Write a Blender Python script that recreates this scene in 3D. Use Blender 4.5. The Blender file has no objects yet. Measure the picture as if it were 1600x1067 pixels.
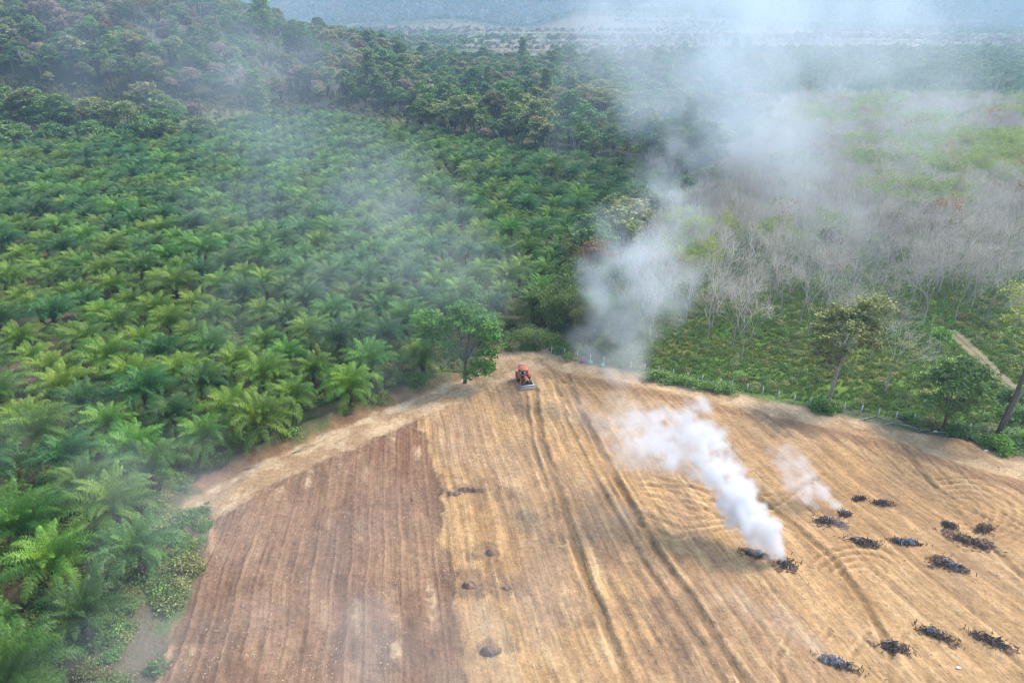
import bpy, math, random
import numpy as np
from math import radians, sin, cos, tan, pi
from mathutils import Vector, Matrix

# ------------------------------------------------------------------ scene, camera, light
sc = bpy.context.scene
col = sc.collection
PITCH = radians(26.3); CAM_H = 55.0; F = 1067.0
cd = bpy.data.cameras.new('camera'); cam = bpy.data.objects.new('camera', cd); col.objects.link(cam)
cam.location = (0, 0, CAM_H); cam.rotation_euler = (radians(90) - PITCH, 0, 0)
cd.sensor_width = 36; cd.lens = 24.0; cd.clip_start = 0.5; cd.clip_end = 20000
sc.camera = cam

SUN_EL, SUN_AZ = radians(48), radians(62)       # azimuth clockwise from +Y
sd = Vector((sin(SUN_AZ)*cos(SUN_EL), cos(SUN_AZ)*cos(SUN_EL), sin(SUN_EL)))
sl = bpy.data.lights.new('sun', 'SUN'); sl.energy = 4.0; sl.angle = radians(14.0); sl.color = (1.0, 0.915, 0.79)
so = bpy.data.objects.new('sun', sl); col.objects.link(so)
so.rotation_euler = (-sd).to_track_quat('-Z', 'Y').to_euler(); so.location = (60, 30, 120)

w = bpy.data.worlds.new('World'); sc.world = w; w.use_nodes = True
nt = w.node_tree; nt.nodes.clear()
sky = nt.nodes.new('ShaderNodeTexSky'); sky.sky_type = 'NISHITA'; sky.sun_disc = False
sky.sun_elevation = SUN_EL; sky.sun_rotation = SUN_AZ; sky.dust_density = 2.5; sky.air_density = 1.0
bg = nt.nodes.new('ShaderNodeBackground'); bg.inputs['Strength'].default_value = 0.15
wo = nt.nodes.new('ShaderNodeOutputWorld')
nt.links.new(sky.outputs[0], bg.inputs[0]); nt.links.new(bg.outputs[0], wo.inputs[0])

sc.view_settings.view_transform = 'Standard'; sc.view_settings.look = 'None'
sc.view_settings.exposure = 1.52; sc.view_settings.gamma = 1.0
sc.render.engine = 'CYCLES'
cy = sc.cycles
cy.use_denoising = True; cy.denoising_prefilter = 'ACCURATE'; cy.filter_width = 1.1
cy.max_bounces = 8; cy.diffuse_bounces = 2; cy.glossy_bounces = 1; cy.transmission_bounces = 3
cy.transparent_max_bounces = 8; cy.volume_bounces = 6
cy.volume_step_rate = 1.0; cy.volume_max_steps = 256
cy.use_adaptive_sampling = False; cy.adaptive_threshold = 0.005
cy.sample_clamp_indirect = 6
sc.render.use_persistent_data = False

# ------------------------------------------------------------------ helpers
rng = np.random.default_rng(7)

def ray(px, py):
    a = (px-800.0)/F; b = (533.5-py)/F
    return np.array([a, cos(PITCH)+b*sin(PITCH), -sin(PITCH)+b*cos(PITCH)])

def G(px, py, z=0.0):
    """real ground point seen at a spot of the photograph"""
    d = ray(px, py); t = (z-CAM_H)/d[2]
    return np.array([d[0]*t, d[1]*t])

def P(px, py, yd):
    d = ray(px, py); t = yd/d[1]
    return np.array([d[0]*t, yd, CAM_H+d[2]*t])

def proj(x, y, z):
    zz = z-CAM_H
    dep = y*cos(PITCH)-zz*sin(PITCH); up = y*sin(PITCH)+zz*cos(PITCH)
    return 800+F*x/dep, 533.5-F*up/dep

def gpoly(pts): return np.array([G(*p) for p in pts])

def inpoly(x, y, poly):
    r = np.zeros(np.shape(x), bool); n = len(poly); j = n-1
    for i in range(n):
        xi, yi = poly[i]; xj, yj = poly[j]
        c = ((yi > y) != (yj > y))
        with np.errstate(divide='ignore', invalid='ignore'):
            r ^= c & (x < (xj-xi)*(y-yi)/(yj-yi+1e-12)+xi)
        j = i
    return r

def sstep(a, b, x):
    t = np.clip((x-a)/(b-a), 0, 1); return t*t*(3-2*t)

def hash2(ix, iy, seed):
    h = (ix.astype(np.int64)*374761393 + iy.astype(np.int64)*668265263 + seed*974711) & 0xffffffff
    h = ((h ^ (h >> 13))*1274126177) & 0xffffffff
    h = ((h ^ (h >> 15))*2246822519) & 0xffffffff
    return ((h ^ (h >> 16)) & 0xffff)/65535.0

def vnoise(x, y, seed=0):
    xi = np.floor(x); yi = np.floor(y); fx = x-xi; fy = y-yi
    fx = fx*fx*(3-2*fx); fy = fy*fy*(3-2*fy)
    a = hash2(xi, yi, seed); b = hash2(xi+1, yi, seed); c = hash2(xi, yi+1, seed); d = hash2(xi+1, yi+1, seed)
    return (a*(1-fx)+b*fx)*(1-fy)+(c*(1-fx)+d*fx)*fy

def fbm(x, y, scale, oct=4, seed=0):
    x = np.asarray(x, float)/scale; y = np.asarray(y, float)/scale
    s = 0; a = 0.5; t = 0
    for o in range(oct):
        s = s+a*vnoise(x, y, seed+o*17); t += a; a *= 0.5; x, y = x*1.62+y*1.22+5.1, -x*1.22+y*1.62+1.7
    return s/t

def poly_dist(x, y, pts):
    best = np.full(np.shape(x), 1e9)
    for (ax, ay), (bx, by) in zip(pts[:-1], pts[1:]):
        dx, dy = bx-ax, by-ay; L = dx*dx+dy*dy+1e-9
        t = np.clip(((x-ax)*dx+(y-ay)*dy)/L, 0, 1)
        best = np.minimum(best, np.hypot(x-ax-t*dx, y-ay-t*dy))
    return best

def height(x, y):
    x = np.asarray(x, float); y = np.asarray(y, float)
    u = x/np.maximum(y, 60)
    f = np.maximum(0, -(u+0.10))*150
    hill = f*sstep(330, 560, y)*(1-sstep(900, 1500, y))
    hill = hill+(fbm(x, y, 90, 3, 3)-0.5)*14*sstep(330, 480, y)*np.clip(f/30, 0, 1)
    roll = (fbm(x, y, 260, 3, 11)-0.5)*9*sstep(180, 600, y)
    prof = 1850+500*fbm(x, y*0+7, 900, 3, 21)-np.clip(-x, 0, 1500)*0.12
    m = np.maximum(0, y-prof)
    mt = m*0.30*(0.35+1.1*fbm(x, y, 600, 4, 31))
    mt = 210*(1-np.exp(-mt/210))
    foot = 45*sstep(0.55, 0.8, fbm(x, y, 420, 2, 41))*sstep(1500, 1900, y)
    return hill+roll+mt+foot

def GH(px, py):
    d = ray(px, py); t = 40.0
    while t < 6000:
        p = np.array([0, 0, CAM_H])+d*t
        if p[2] < float(height(p[0], p[1])): break
        t += 1.5
    return p

def tag(o, label=None, cat=None, group=None, kind=None):
    if label: o['label'] = label
    if cat: o['category'] = cat
    if group: o['group'] = group
    if kind: o['kind'] = kind
    return o

def mesh_np(name, V, faces, attrs=None, smooth=False):
    """faces: list of int arrays (n,k)"""
    me = bpy.data.meshes.new(name)
    V = np.asarray(V, np.float32)
    me.vertices.add(len(V)); me.vertices.foreach_set('co', V.ravel())
    faces = [np.asarray(f, np.int32) for f in faces if len(f)]
    nl = sum(f.size for f in faces); npoly = sum(len(f) for f in faces)
    me.loops.add(nl); me.polygons.add(npoly)
    me.loops.foreach_set('vertex_index', np.concatenate([f.ravel() for f in faces]))
    st = []; o = 0
    for f in faces:
        st.append(o+np.arange(len(f), dtype=np.int32)*f.shape[1]); o += f.size
    me.polygons.foreach_set('loop_start', np.concatenate(st))
    if smooth: me.polygons.foreach_set('use_smooth', np.ones(npoly, bool))
    me.update(calc_edges=True)
    for k, a in (attrs or {}).items():
        a = np.asarray(a, np.float32)
        if a.ndim == 2:
            at = me.attributes.new(k, 'FLOAT_COLOR', 'POINT')
            c = np.ones((len(a), 4), np.float32); c[:, :3] = a
            at.data.foreach_set('color', c.ravel())
        else:
            at = me.attributes.new(k, 'FLOAT', 'POINT'); at.data.foreach_set('value', a)
    return me

def ob(name, me, mat=None, parent=None):
    o = bpy.data.objects.new(name, me); col.objects.link(o)
    if mat is not None and not me.materials: me.materials.append(mat)
    if parent: o.parent = parent
    return o

def empty(name, loc=(0, 0, 0), rz=0, s=1.0):
    o = bpy.data.objects.new(name, None); col.objects.link(o); o.empty_display_size = 0.5
    o.location = loc; o.rotation_euler = (0, 0, rz); o.scale = (s, s, s)
    return o

class MB:
    def __init__(s): s.V = []; s.F = {}; s.n = 0; s.A = []
    def add(s, V, faces, a=0.5):
        V = np.asarray(V, float)
        for f in faces:
            f = np.asarray(f, int)
            if f.ndim == 1: f = f[None]
            s.F.setdefault(f.shape[1], []).append(f+s.n)
        s.V.append(V); s.n += len(V)
        s.A.append(np.broadcast_to(np.asarray(a, float), (len(V),)))
    def mesh(s, name, smooth=False):
        return mesh_np(name, np.concatenate(s.V), [np.concatenate(v) for v in s.F.values()], {'tint': np.concatenate(s.A)}, smooth)
    def segs(s, P0, P1, R0, R1, sides=3, a=0.5):
        P0 = np.asarray(P0, float); P1 = np.asarray(P1, float); n = len(P0)
        D = P1-P0; D /= np.linalg.norm(D, axis=1, keepdims=True)+1e-9
        ref = np.where(np.abs(D[:, 2:3]) > 0.9, np.array([[1., 0, 0]]), np.array([[0, 0, 1.]]))
        U = np.cross(D, ref); U /= np.linalg.norm(U, axis=1, keepdims=True)+1e-9; W = np.cross(D, U)
        th = np.arange(sides)*2*pi/sides
        ring = U[:, None]*np.cos(th)[None, :, None]+W[:, None]*np.sin(th)[None, :, None]
        V = np.concatenate([P0[:, None]+ring*np.asarray(R0)[:, None, None], P1[:, None]+ring*np.asarray(R1)[:, None, None]], 1)
        base = (np.arange(n)*2*sides)[:, None]
        k = np.arange(sides); k2 = (k+1) % sides
        q = np.stack([k, k+sides, k2+sides, k2], 1)
        s.add(V.reshape(-1, 3), [(base[:, :, None]+q[None]).reshape(-1, 4)], np.repeat(np.broadcast_to(a, (n,)), 2*sides))
    def path(s, pts, rad, sides=6, a=0.5, cap=True):
        pts = np.asarray(pts, float); n = len(pts); rad = np.broadcast_to(rad, (n,))
        T = np.gradient(pts, axis=0); T /= np.linalg.norm(T, axis=1, keepdims=True)+1e-9
        ref = np.array([0, 0, 1.]) if abs(T[0][2]) < 0.9 else np.array([1., 0, 0])
        U = np.cross(T, ref); U /= np.linalg.norm(U, axis=1, keepdims=True)+1e-9; W = np.cross(T, U)
        th = np.arange(sides)*2*pi/sides
        V = pts[:, None]+(U[:, None]*np.cos(th)[None, :, None]+W[:, None]*np.sin(th)[None, :, None])*rad[:, None, None]
        k = np.arange(sides); k2 = (k+1) % sides; F4 = []
        for i in range(n-1): F4.append(np.stack([k+i*sides, k2+i*sides, k2+(i+1)*sides, k+(i+1)*sides], 1))
        fs = [np.concatenate(F4)]
        if cap: fs += [np.arange(sides)[::-1][None], (np.arange(sides)+(n-1)*sides)[None]]
        s.add(V.reshape(-1, 3), fs, a)
    def box(s, c, size, rot=None, a=0.5, taper=1.0):
        x, y, z = np.array(size)/2
        V = np.array([[sx*x*(taper if sz > 0 else 1), sy*y*(taper if sz > 0 else 1), sz*z] for sz in (-1, 1) for sx, sy in ((-1, -1), (1, -1), (1, 1), (-1, 1))])
        if rot is not None: V = V@np.array(rot).T
        s.add(V+np.array(c), [np.array([[0, 3, 2, 1], [4, 5, 6, 7], [0, 1, 5, 4], [1, 2, 6, 5], [2, 3, 7, 6], [3, 0, 4, 7]])], a)

# ------------------------------------------------------------------ materials
def newmat(name):
    m = bpy.data.materials.new(name); m.use_nodes = True; m.node_tree.nodes.clear()
    return m, m.node_tree.nodes, m.node_tree.links

def N(ns, t, **kw):
    n = ns.new(t)
    for k, v in kw.items(): setattr(n, k, v)
    return n

def foliage_mat(name, ca, cb, rnd=0.25, hue=0.03, trans=0.35, rough=0.55):
    m, ns, lk = newmat(name)
    at = N(ns, 'ShaderNodeAttribute'); at.attribute_name = 'tint'
    oi = N(ns, 'ShaderNodeObjectInfo')
    mx = N(ns, 'ShaderNodeMix', data_type='RGBA'); mx.inputs[6].default_value = (*ca, 1); mx.inputs[7].default_value = (*cb, 1)
    lk.new(at.outputs['Fac'], mx.inputs[0])
    hs = N(ns, 'ShaderNodeHueSaturation')
    mr = N(ns, 'ShaderNodeMapRange'); mr.inputs[3].default_value = 0.5-hue; mr.inputs[4].default_value = 0.5+hue
    lk.new(oi.outputs['Random'], mr.inputs[0]); lk.new(mr.outputs[0], hs.inputs['Hue'])
    wn = N(ns, 'ShaderNodeTexWhiteNoise', noise_dimensions='1D'); lk.new(oi.outputs['Random'], wn.inputs['W'])
    mv = N(ns, 'ShaderNodeMapRange'); mv.inputs[3].default_value = 1-rnd; mv.inputs[4].default_value = 1+rnd
    lk.new(wn.outputs[0], mv.inputs[0]); lk.new(mv.outputs[0], hs.inputs['Value'])
    lk.new(mx.outputs[2], hs.inputs['Color'])
    b = N(ns, 'ShaderNodeBsdfPrincipled'); b.inputs['Roughness'].default_value = rough
    b.inputs['Specular IOR Level'].default_value = 0.35
    lk.new(hs.outputs[0], b.inputs['Base Color'])
    out = N(ns, 'ShaderNodeOutputMaterial')
    if trans > 0:
        tr = N(ns, 'ShaderNodeBsdfTranslucent'); lk.new(hs.outputs[0], tr.inputs[0])
        ms = N(ns, 'ShaderNodeMixShader'); ms.inputs[0].default_value = trans
        lk.new(b.outputs[0], ms.inputs[1]); lk.new(tr.outputs[0], ms.inputs[2]); lk.new(ms.outputs[0], out.inputs[0])
    else: lk.new(b.outputs[0], out.inputs[0])
    return m

def solid_mat(name, c1, c2=None, scale=3.0, rough=0.8, metal=0.0, bump=0.0, spec=0.3):
    m, ns, lk = newmat(name); c2 = c2 or tuple(0.7*v for v in c1)
    tc = N(ns, 'ShaderNodeTexCoord'); no = N(ns, 'ShaderNodeTexNoise'); no.inputs['Scale'].default_value = scale; no.inputs['Detail'].default_value = 6
    lk.new(tc.outputs['Object'], no.inputs['Vector'])
    cr = N(ns, 'ShaderNodeMapRange'); cr.inputs[1].default_value = 0.35; cr.inputs[2].default_value = 0.65; lk.new(no.outputs['Fac'], cr.inputs[0])
    mx = N(ns, 'ShaderNodeMix', data_type='RGBA'); mx.inputs[6].default_value = (*c1, 1); mx.inputs[7].default_value = (*c2, 1)
    lk.new(cr.outputs[0], mx.inputs[0])
    b = N(ns, 'ShaderNodeBsdfPrincipled'); b.inputs['Roughness'].default_value = rough; b.inputs['Metallic'].default_value = metal
    b.inputs['Specular IOR Level'].default_value = spec
    lk.new(mx.outputs[2], b.inputs['Base Color'])
    if bump:
        bp = N(ns, 'ShaderNodeBump'); bp.inputs['Strength'].default_value = bump; bp.inputs['Distance'].default_value = 0.05
        lk.new(no.outputs['Fac'], bp.inputs['Height']); lk.new(bp.outputs[0], b.inputs['Normal'])
    out = N(ns, 'ShaderNodeOutputMaterial'); lk.new(b.outputs[0], out.inputs[0])
    return m

M_palm = foliage_mat('palm_leaf', (0.060, 0.165, 0.020), (0.20, 0.33, 0.035), 0.34, 0.025, 0.22, 0.42)
M_palm2 = foliage_mat('palm_leaf_bluish', (0.038, 0.120, 0.030), (0.105, 0.225, 0.045), 0.28, 0.02, 0.2, 0.45)
M_palmy = foliage_mat('palm_leaf_yellow', (0.11, 0.235, 0.018), (0.29, 0.39, 0.035), 0.2, 0.015, 0.28, 0.45)
M_ptrunk = solid_mat('palm_trunk', (0.10, 0.075, 0.05), (0.04, 0.032, 0.025), 6, 0.95, bump=0.6)
M_bark = solid_mat('bark', (0.16, 0.125, 0.095), (0.08, 0.062, 0.048), 4, 0.95, bump=0.5)
M_barkp = solid_mat('pale_bark', (0.42, 0.35, 0.27), (0.22, 0.19, 0.15), 3, 0.9, bump=0.3)
M_bare = foliage_mat('bare_twig', (0.52, 0.455, 0.375), (0.70, 0.625, 0.53), 0.22, 0.02, 0.0, 0.9)
M_btrunk = foliage_mat('rubber_bark', (0.28, 0.235, 0.20), (0.38, 0.33, 0.28), 0.3, 0.02, 0.0, 0.9)
M_green = foliage_mat('broad_leaf', (0.095, 0.185, 0.045), (0.25, 0.36, 0.08), 0.3, 0.03, 0.3)
M_bright = foliage_mat('bright_leaf', (0.085, 0.20, 0.025), (0.20, 0.36, 0.045), 0.2, 0.02, 0.35)
M_olive = foliage_mat('olive_leaf', (0.17, 0.20, 0.06), (0.38, 0.37, 0.12), 0.3, 0.03, 0.3)
M_lime = foliage_mat('lime_leaf', (0.20, 0.31, 0.035), (0.36, 0.45, 0.06), 0.25, 0.03, 0.4)
M_orange = foliage_mat('orange_leaf', (0.28, 0.14, 0.04), (0.42, 0.22, 0.06), 0.2, 0.02, 0.35)
M_brown = foliage_mat('dry_leaf', (0.26, 0.19, 0.13), (0.44, 0.33, 0.22), 0.25, 0.02, 0.3)
M_red = foliage_mat('red_leaf', (0.30, 0.12, 0.08), (0.42, 0.17, 0.10), 0.2, 0.02, 0.3)
M_grass = foliage_mat('grass_blade', (0.10, 0.20, 0.03), (0.25, 0.31, 0.065), 0.3, 0.03, 0.35, 0.7)
M_clod = foliage_mat('clod', (0.26, 0.165, 0.10), (0.44, 0.31, 0.19), 0.25, 0.01, 0.0, 0.95)

# ------------------------------------------------------------------ zones
FIELD = gpoly([(140, 1300), (195, 1140), (240, 1067), (285, 960), (325, 850), (335, 800), (335, 770), (400, 735), (480, 695), (560, 668), (640, 640), (705, 612), (760, 578), (778, 545), (800, 548), (835, 548), (880, 562), (960, 580), (1040, 592), (1100, 608), (1180, 625), (1260, 640), (1330, 655), (1420, 674), (1500, 686), (1560, 706), (1640, 722), (1760, 745), (2100, 830), (2300, 1300)])
BROWN = gpoly([(120, 1320), (240, 1080), (290, 940), (325, 850), (335, 790), (420, 742), (520, 700), (590, 668), (650, 655), (668, 690), (682, 740), (690, 800), (700, 900), (722, 990), (735, 1067), (750, 1320)])
TRACK1 = [(300, 792), (345, 768), (400, 738), (480, 700), (560, 666), (640, 634), (710, 604), (775, 580), (815, 568), (850, 562)]
TRACK1B = [(345, 790), (420, 745), (500, 712), (600, 668), (680, 634), (745, 604), (800, 585)]
TRACK2 = [(790, 550), (830, 562), (880, 572), (960, 586), (1040, 600), (1120, 618), (1200, 636), (1290, 655), (1380, 674), (1460, 700), (1540, 722), (1640, 745), (1760, 772)]
tr1 = [G(*p) for p in TRACK1]; tr1b = [G(*p) for p in TRACK1B]; tr2 = [G(*p) for p in TRACK2]
PALMZ = gpoly([(-420, 1240), (150, 1240), (185, 1110), (205, 1010), (222, 930), (255, 880), (290, 800), (345, 738), (425, 698), (520, 660), (608, 627), (660, 595), (690, 555), (760, 545), (845, 535), (858, 480), (890, 440), (950, 400), (1040, 340), (1085, 308), (1000, 282), (900, 262), (780, 242), (660, 216), (520, 192), (400, 195), (300, 215), (150, 236), (-420, 240)])
RUBZ = gpoly([(960, 572), (1100, 600), (1250, 626), (1400, 652), (1600, 690), (2100, 790), (2100, 176), (1500, 178), (1300, 172), (1215, 180), (1165, 240), (1110, 320), (1010, 400), (965, 470), (945, 545)])
PATHR = [G(*p) for p in [(1490, 520), (1535, 562), (1570, 598), (1620, 640), (1700, 700)]]
DPTH = {}

# ruts: (pixel polyline, width m, depth m, tone)
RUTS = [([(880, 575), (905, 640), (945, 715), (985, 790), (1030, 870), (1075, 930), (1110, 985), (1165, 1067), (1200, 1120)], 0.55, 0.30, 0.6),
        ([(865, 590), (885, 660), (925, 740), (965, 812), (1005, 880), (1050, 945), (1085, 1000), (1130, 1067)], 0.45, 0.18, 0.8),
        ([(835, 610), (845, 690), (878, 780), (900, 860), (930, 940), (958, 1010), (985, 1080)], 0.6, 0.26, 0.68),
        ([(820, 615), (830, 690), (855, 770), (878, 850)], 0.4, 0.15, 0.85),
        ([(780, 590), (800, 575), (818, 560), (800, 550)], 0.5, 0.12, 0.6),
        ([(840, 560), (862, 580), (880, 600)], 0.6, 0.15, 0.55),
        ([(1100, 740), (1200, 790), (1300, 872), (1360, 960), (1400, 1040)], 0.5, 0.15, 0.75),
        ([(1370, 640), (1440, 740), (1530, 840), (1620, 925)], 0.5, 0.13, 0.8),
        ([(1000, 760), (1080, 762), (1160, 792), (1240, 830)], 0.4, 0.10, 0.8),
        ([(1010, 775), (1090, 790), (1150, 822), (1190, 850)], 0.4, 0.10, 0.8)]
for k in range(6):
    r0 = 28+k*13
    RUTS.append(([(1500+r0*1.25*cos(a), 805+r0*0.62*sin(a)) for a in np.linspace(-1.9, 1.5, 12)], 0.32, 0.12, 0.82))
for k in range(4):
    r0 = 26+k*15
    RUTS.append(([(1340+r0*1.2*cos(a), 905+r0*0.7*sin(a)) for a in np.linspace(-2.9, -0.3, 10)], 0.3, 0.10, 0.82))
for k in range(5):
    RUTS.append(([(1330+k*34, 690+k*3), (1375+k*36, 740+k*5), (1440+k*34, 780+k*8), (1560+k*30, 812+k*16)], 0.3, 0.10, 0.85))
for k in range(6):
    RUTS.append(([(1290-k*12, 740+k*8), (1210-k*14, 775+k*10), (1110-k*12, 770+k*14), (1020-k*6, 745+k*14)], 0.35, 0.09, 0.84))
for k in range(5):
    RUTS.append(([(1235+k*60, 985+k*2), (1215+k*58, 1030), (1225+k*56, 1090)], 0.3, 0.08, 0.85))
DARKS = [(735, 765, 3.2, 1.0), (705, 772, 1.6, 0.9), (765, 865, 1.3, 1.2), (735, 915, 2.4, 0.9), (792, 920, 1.7, 0.8), (765, 1018, 2.2, 1.1), (700, 615, 2, .4),
         (1035, 890, 3, .6), (880, 620, 3, 0.5), (930, 660, 2.5, .45), (1220, 665, 3, .7), (1290, 670, 4, .6), (1180, 640, 3, .6), (1020, 820, 2.5, .5), (980, 965, 3.5, .7), (1060, 965, 4, .75), (1010, 1020, 3, .6), (1110, 1040, 3, .5), (940, 880, 2.4, .5)]

# ------------------------------------------------------------------ ground sheet
def axis(dense0, dense1, step, lo, hi, grow):
    a = list(np.arange(dense0, dense1+step*0.5, step)); s = step
    while a[-1] < hi: s *= grow; a.append(a[-1]+s)
    b = []; s = step; v = dense0
    while v > lo: s *= grow; v -= s; b.append(v)
    return np.array(b[::-1]+a)
XS = axis(-52, 92, 0.2, -7500, 7500, 1.045)
YS = axis(33, 114, 0.2, -900, 9000, 1.022)
nx, ny = len(XS), len(YS)
gx, gy = np.meshgrid(XS, YS, indexing='ij')
gz = height(gx, gy)

def warp(x, y, amp, sc_, seed):
    return x+(fbm(x, y, sc_, 3, seed)-0.5)*2*amp, y+(fbm(x, y, sc_, 3, seed+50)-0.5)*2*amp

near = (gx > -60) & (gx < 100) & (gy > 25) & (gy < 125)
C = np.zeros(gx.shape+(3,))
n1 = fbm(gx, gy, 30, 4, 61); n2 = fbm(gx, gy, 6, 4, 71); n3 = fbm(gx, gy, 1.3, 3, 81)
def lerp(a, b, t): return a*(1-t[..., None])+b*t[..., None]
A3 = lambda *v: np.array(v)
wx, wy = warp(gx, gy, 2.5, 8, 101)
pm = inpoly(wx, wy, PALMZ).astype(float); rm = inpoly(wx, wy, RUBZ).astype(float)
# general far ground: greens with brown strips
fb = fbm(gx*0.25, gy, 110, 4, 91)
C[:] = lerp(A3(0.07, 0.095, 0.04), A3(0.10, 0.11, 0.052), n1)
strip = sstep(0.585, 0.63, fb)*sstep(700, 1000, gy)
C = lerp(C, A3(0.21, 0.165, 0.095)+0*C, strip)
st2 = sstep(0.60, 0.64, fbm(gx*0.2+300, gy, 150, 3, 95))*sstep(900, 1200, gy)
C = lerp(C, A3(0.20, 0.22, 0.10)+0*C, st2*0.8)
# clearing band on the left behind the big trees
band = sstep(346, 354, gy+6*n1)*(1-sstep(378, 388, gy+6*n1))*(1-sstep(-60, -30, gx))
C = lerp(C, A3(0.07, 0.075, 0.04)+0*C, sstep(300, 340, gy)*(1-sstep(640, 700, gy))*(1-rm)*(1-pm)*(1-sstep(-60, 20, gx))); C = lerp(C, A3(0.15, 0.15, 0.055)+0*C, band)
C = lerp(C, A3(0.06, 0.085, 0.04)+0*C, sstep(1850, 2000, gy))
# palm floor
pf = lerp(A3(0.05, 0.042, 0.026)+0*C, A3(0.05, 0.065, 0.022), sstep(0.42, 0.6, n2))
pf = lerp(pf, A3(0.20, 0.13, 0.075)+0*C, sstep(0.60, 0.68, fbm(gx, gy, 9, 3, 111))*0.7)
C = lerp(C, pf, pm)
rm = inpoly(wx, wy, RUBZ).astype(float)
rf = lerp(A3(0.09, 0.17, 0.03)+0*C, A3(0.15, 0.21, 0.042), sstep(0.35, 0.65, n2))
rf = lerp(rf, A3(0.19, 0.14, 0.045)+0*C, sstep(0.56, 0.68, fbm(gx, gy, 10, 3, 121))*0.6)
rf = lerp(rf, A3(0.20, 0.165, 0.10)+0*C, sstep(150, 210, gy)*0.7)
C = lerp(C, rf, rm)
dp = poly_dist(gx, gy, PATHR)
pd = (1-sstep(1.2, 2.0, dp+0.5*n3))
C = lerp(C, A3(0.25, 0.19, 0.115)+0*C, pd)
C = lerp(C, A3(0.09, 0.13, 0.03)+0*C, (1-sstep(0.15, 0.35, dp))*0.7)

# edge bank (weeds and red soil along the palms and the left side)
wfx, wfy = warp(gx, gy, 1.1, 4, 131)
field = inpoly(wfx, wfy, FIELD)
# soft versions by local averaging over the dense part
def soft(m, n=3):
    m = m.astype(float)
    for _ in range(n):
        m = (m+np.roll(m, 1, 0)+np.roll(m, -1, 0)+np.roll(m, 1, 1)+np.roll(m, -1, 1))/5
    return m
fld = soft(field, 4)
d1 = np.minimum(poly_dist(gx, gy, tr1), poly_dist(gx, gy, tr1b)); d2 = poly_dist(gx, gy, tr2)
bank = (1-sstep(2.2, 6.5, d1+2.5*(n2-0.5)))*(1-fld)
C = lerp(C, lerp(A3(0.24, 0.135, 0.07)+0*C, A3(0.13, 0.115, 0.05), sstep(0.45, 0.62, n2)), bank*0.95)
lb = inpoly(gx, gy, gpoly([(60, 1240), (110, 1110), (150, 1010), (172, 930), (225, 885), (262, 800), (335, 770), (335, 830), (240, 1067), (160, 1240)])).astype(float)
C = lerp(C, lerp(A3(0.15, 0.115, 0.075)+0*C, A3(0.10, 0.13, 0.055), sstep(0.4, 0.6, n2)), soft(lb, 3)*0.95)

# field soil
T0, TB = 0.215, 0.0032
s0 = (gx+(gy-70)*T0)/(1-(gy-70)*TB)                  # furrow coordinate (metres across)
s0 = s0+(fbm(gx, gy, 14, 3, 141)-0.5)*1.4
al = gy                                              # along the furrows
def streak(scale, stretch, seed, oct=4):
    return fbm(s0*stretch, al, scale, oct, seed)
k1 = streak(9, 7, 151); k2 = streak(3.5, 7, 161); k3 = streak(16, 3, 171)
tan_a, tan_b, tan_c = A3(0.44, 0.275, 0.138), A3(0.385, 0.235, 0.118), A3(0.28, 0.172, 0.098)
sf = lerp(tan_a+0*C, tan_b, sstep(0.38, 0.62, k1))
sf = lerp(sf, tan_c, sstep(0.56, 0.74, k2)*0.5)
sf = lerp(sf, A3(0.30, 0.185, 0.12), sstep(0.50, 0.68, k3)*0.5)
sf = lerp(sf, A3(0.29, 0.195, 0.135)+0*C, sstep(0.52, 0.66, fbm(gx*1.3, gy*0.7, 9, 4, 183))*0.45)
sf = lerp(sf, A3(0.50, 0.355, 0.20), sstep(0.60, 0.74, streak(5, 8, 181))*0.5)
sf = lerp(sf, A3(0.36, 0.21, 0.10)+0*C, sstep(0.55, 0.7, fbm(gx, gy, 12, 4, 191))*0.5)
k4 = fbm(s0*30, al, 16, 4, 173); k5 = fbm(s0*16, al, 22, 3, 174)
sf = sf*(0.90+0.20*sstep(0.3, 0.7, k4))[..., None]
sf = lerp(sf, A3(0.52, 0.37, 0.215)+0*C, sstep(0.62, 0.74, k5)*0.25)
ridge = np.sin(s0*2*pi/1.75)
ramp = 0.5+0.5*fbm(gx, gy, 7, 3, 201)
hz = (ridge*0.025*ramp+(k4-0.5)*0.15+(k5-0.5)*0.08+(k2-0.5)*0.10+(n3-0.5)*0.15+(fbm(gx, gy, 0.55, 3, 205)-0.5)*0.16)
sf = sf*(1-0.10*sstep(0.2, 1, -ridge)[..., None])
# the brown ploughed part
wbx = gx+(fbm(s0, al, 5, 4, 211)-.5)*2.2+(fbm(gx, gy, 1.4, 3, 213)-.5)*1.6; wby = gy+(fbm(gx, gy, 2.5, 3, 214)-.5)*2.2
br = soft(inpoly(wbx, wby, BROWN), 1)
rb = np.cos((s0)*2*pi/1.8+(fbm(gx, gy, 5, 2, 215)-.5)*0.8)
b1 = lerp(A3(0.25, 0.150, 0.098)+0*C, A3(0.178, 0.108, 0.073), sstep(0.38, 0.64, 0.5*fbm(gx, gy, 5, 4, 221)+.5*streak(10, 14, 222)))
b1 = lerp(b1, A3(0.30, 0.19, 0.12)+0*C, sstep(0.5, 0.68, streak(8, 4, 225))*0.6)
redc = G(655, 690); dr = np.hypot(gx-redc[0], gy-redc[1])
b1 = lerp(b1, A3(0.20, 0.10, 0.062)+0*C, (1-sstep(2, 12, dr+8*(n2-.5)))*0.75)
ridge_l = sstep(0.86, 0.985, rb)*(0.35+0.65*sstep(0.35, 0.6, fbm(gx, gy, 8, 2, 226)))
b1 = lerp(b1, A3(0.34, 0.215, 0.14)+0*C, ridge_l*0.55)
cl_line = sstep(0.3, 0.9, np.cos((s0+0.9)*2*pi/3.6))*sstep(0.50, 0.64, fbm(gx, gy, 4.5, 3, 231))
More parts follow.
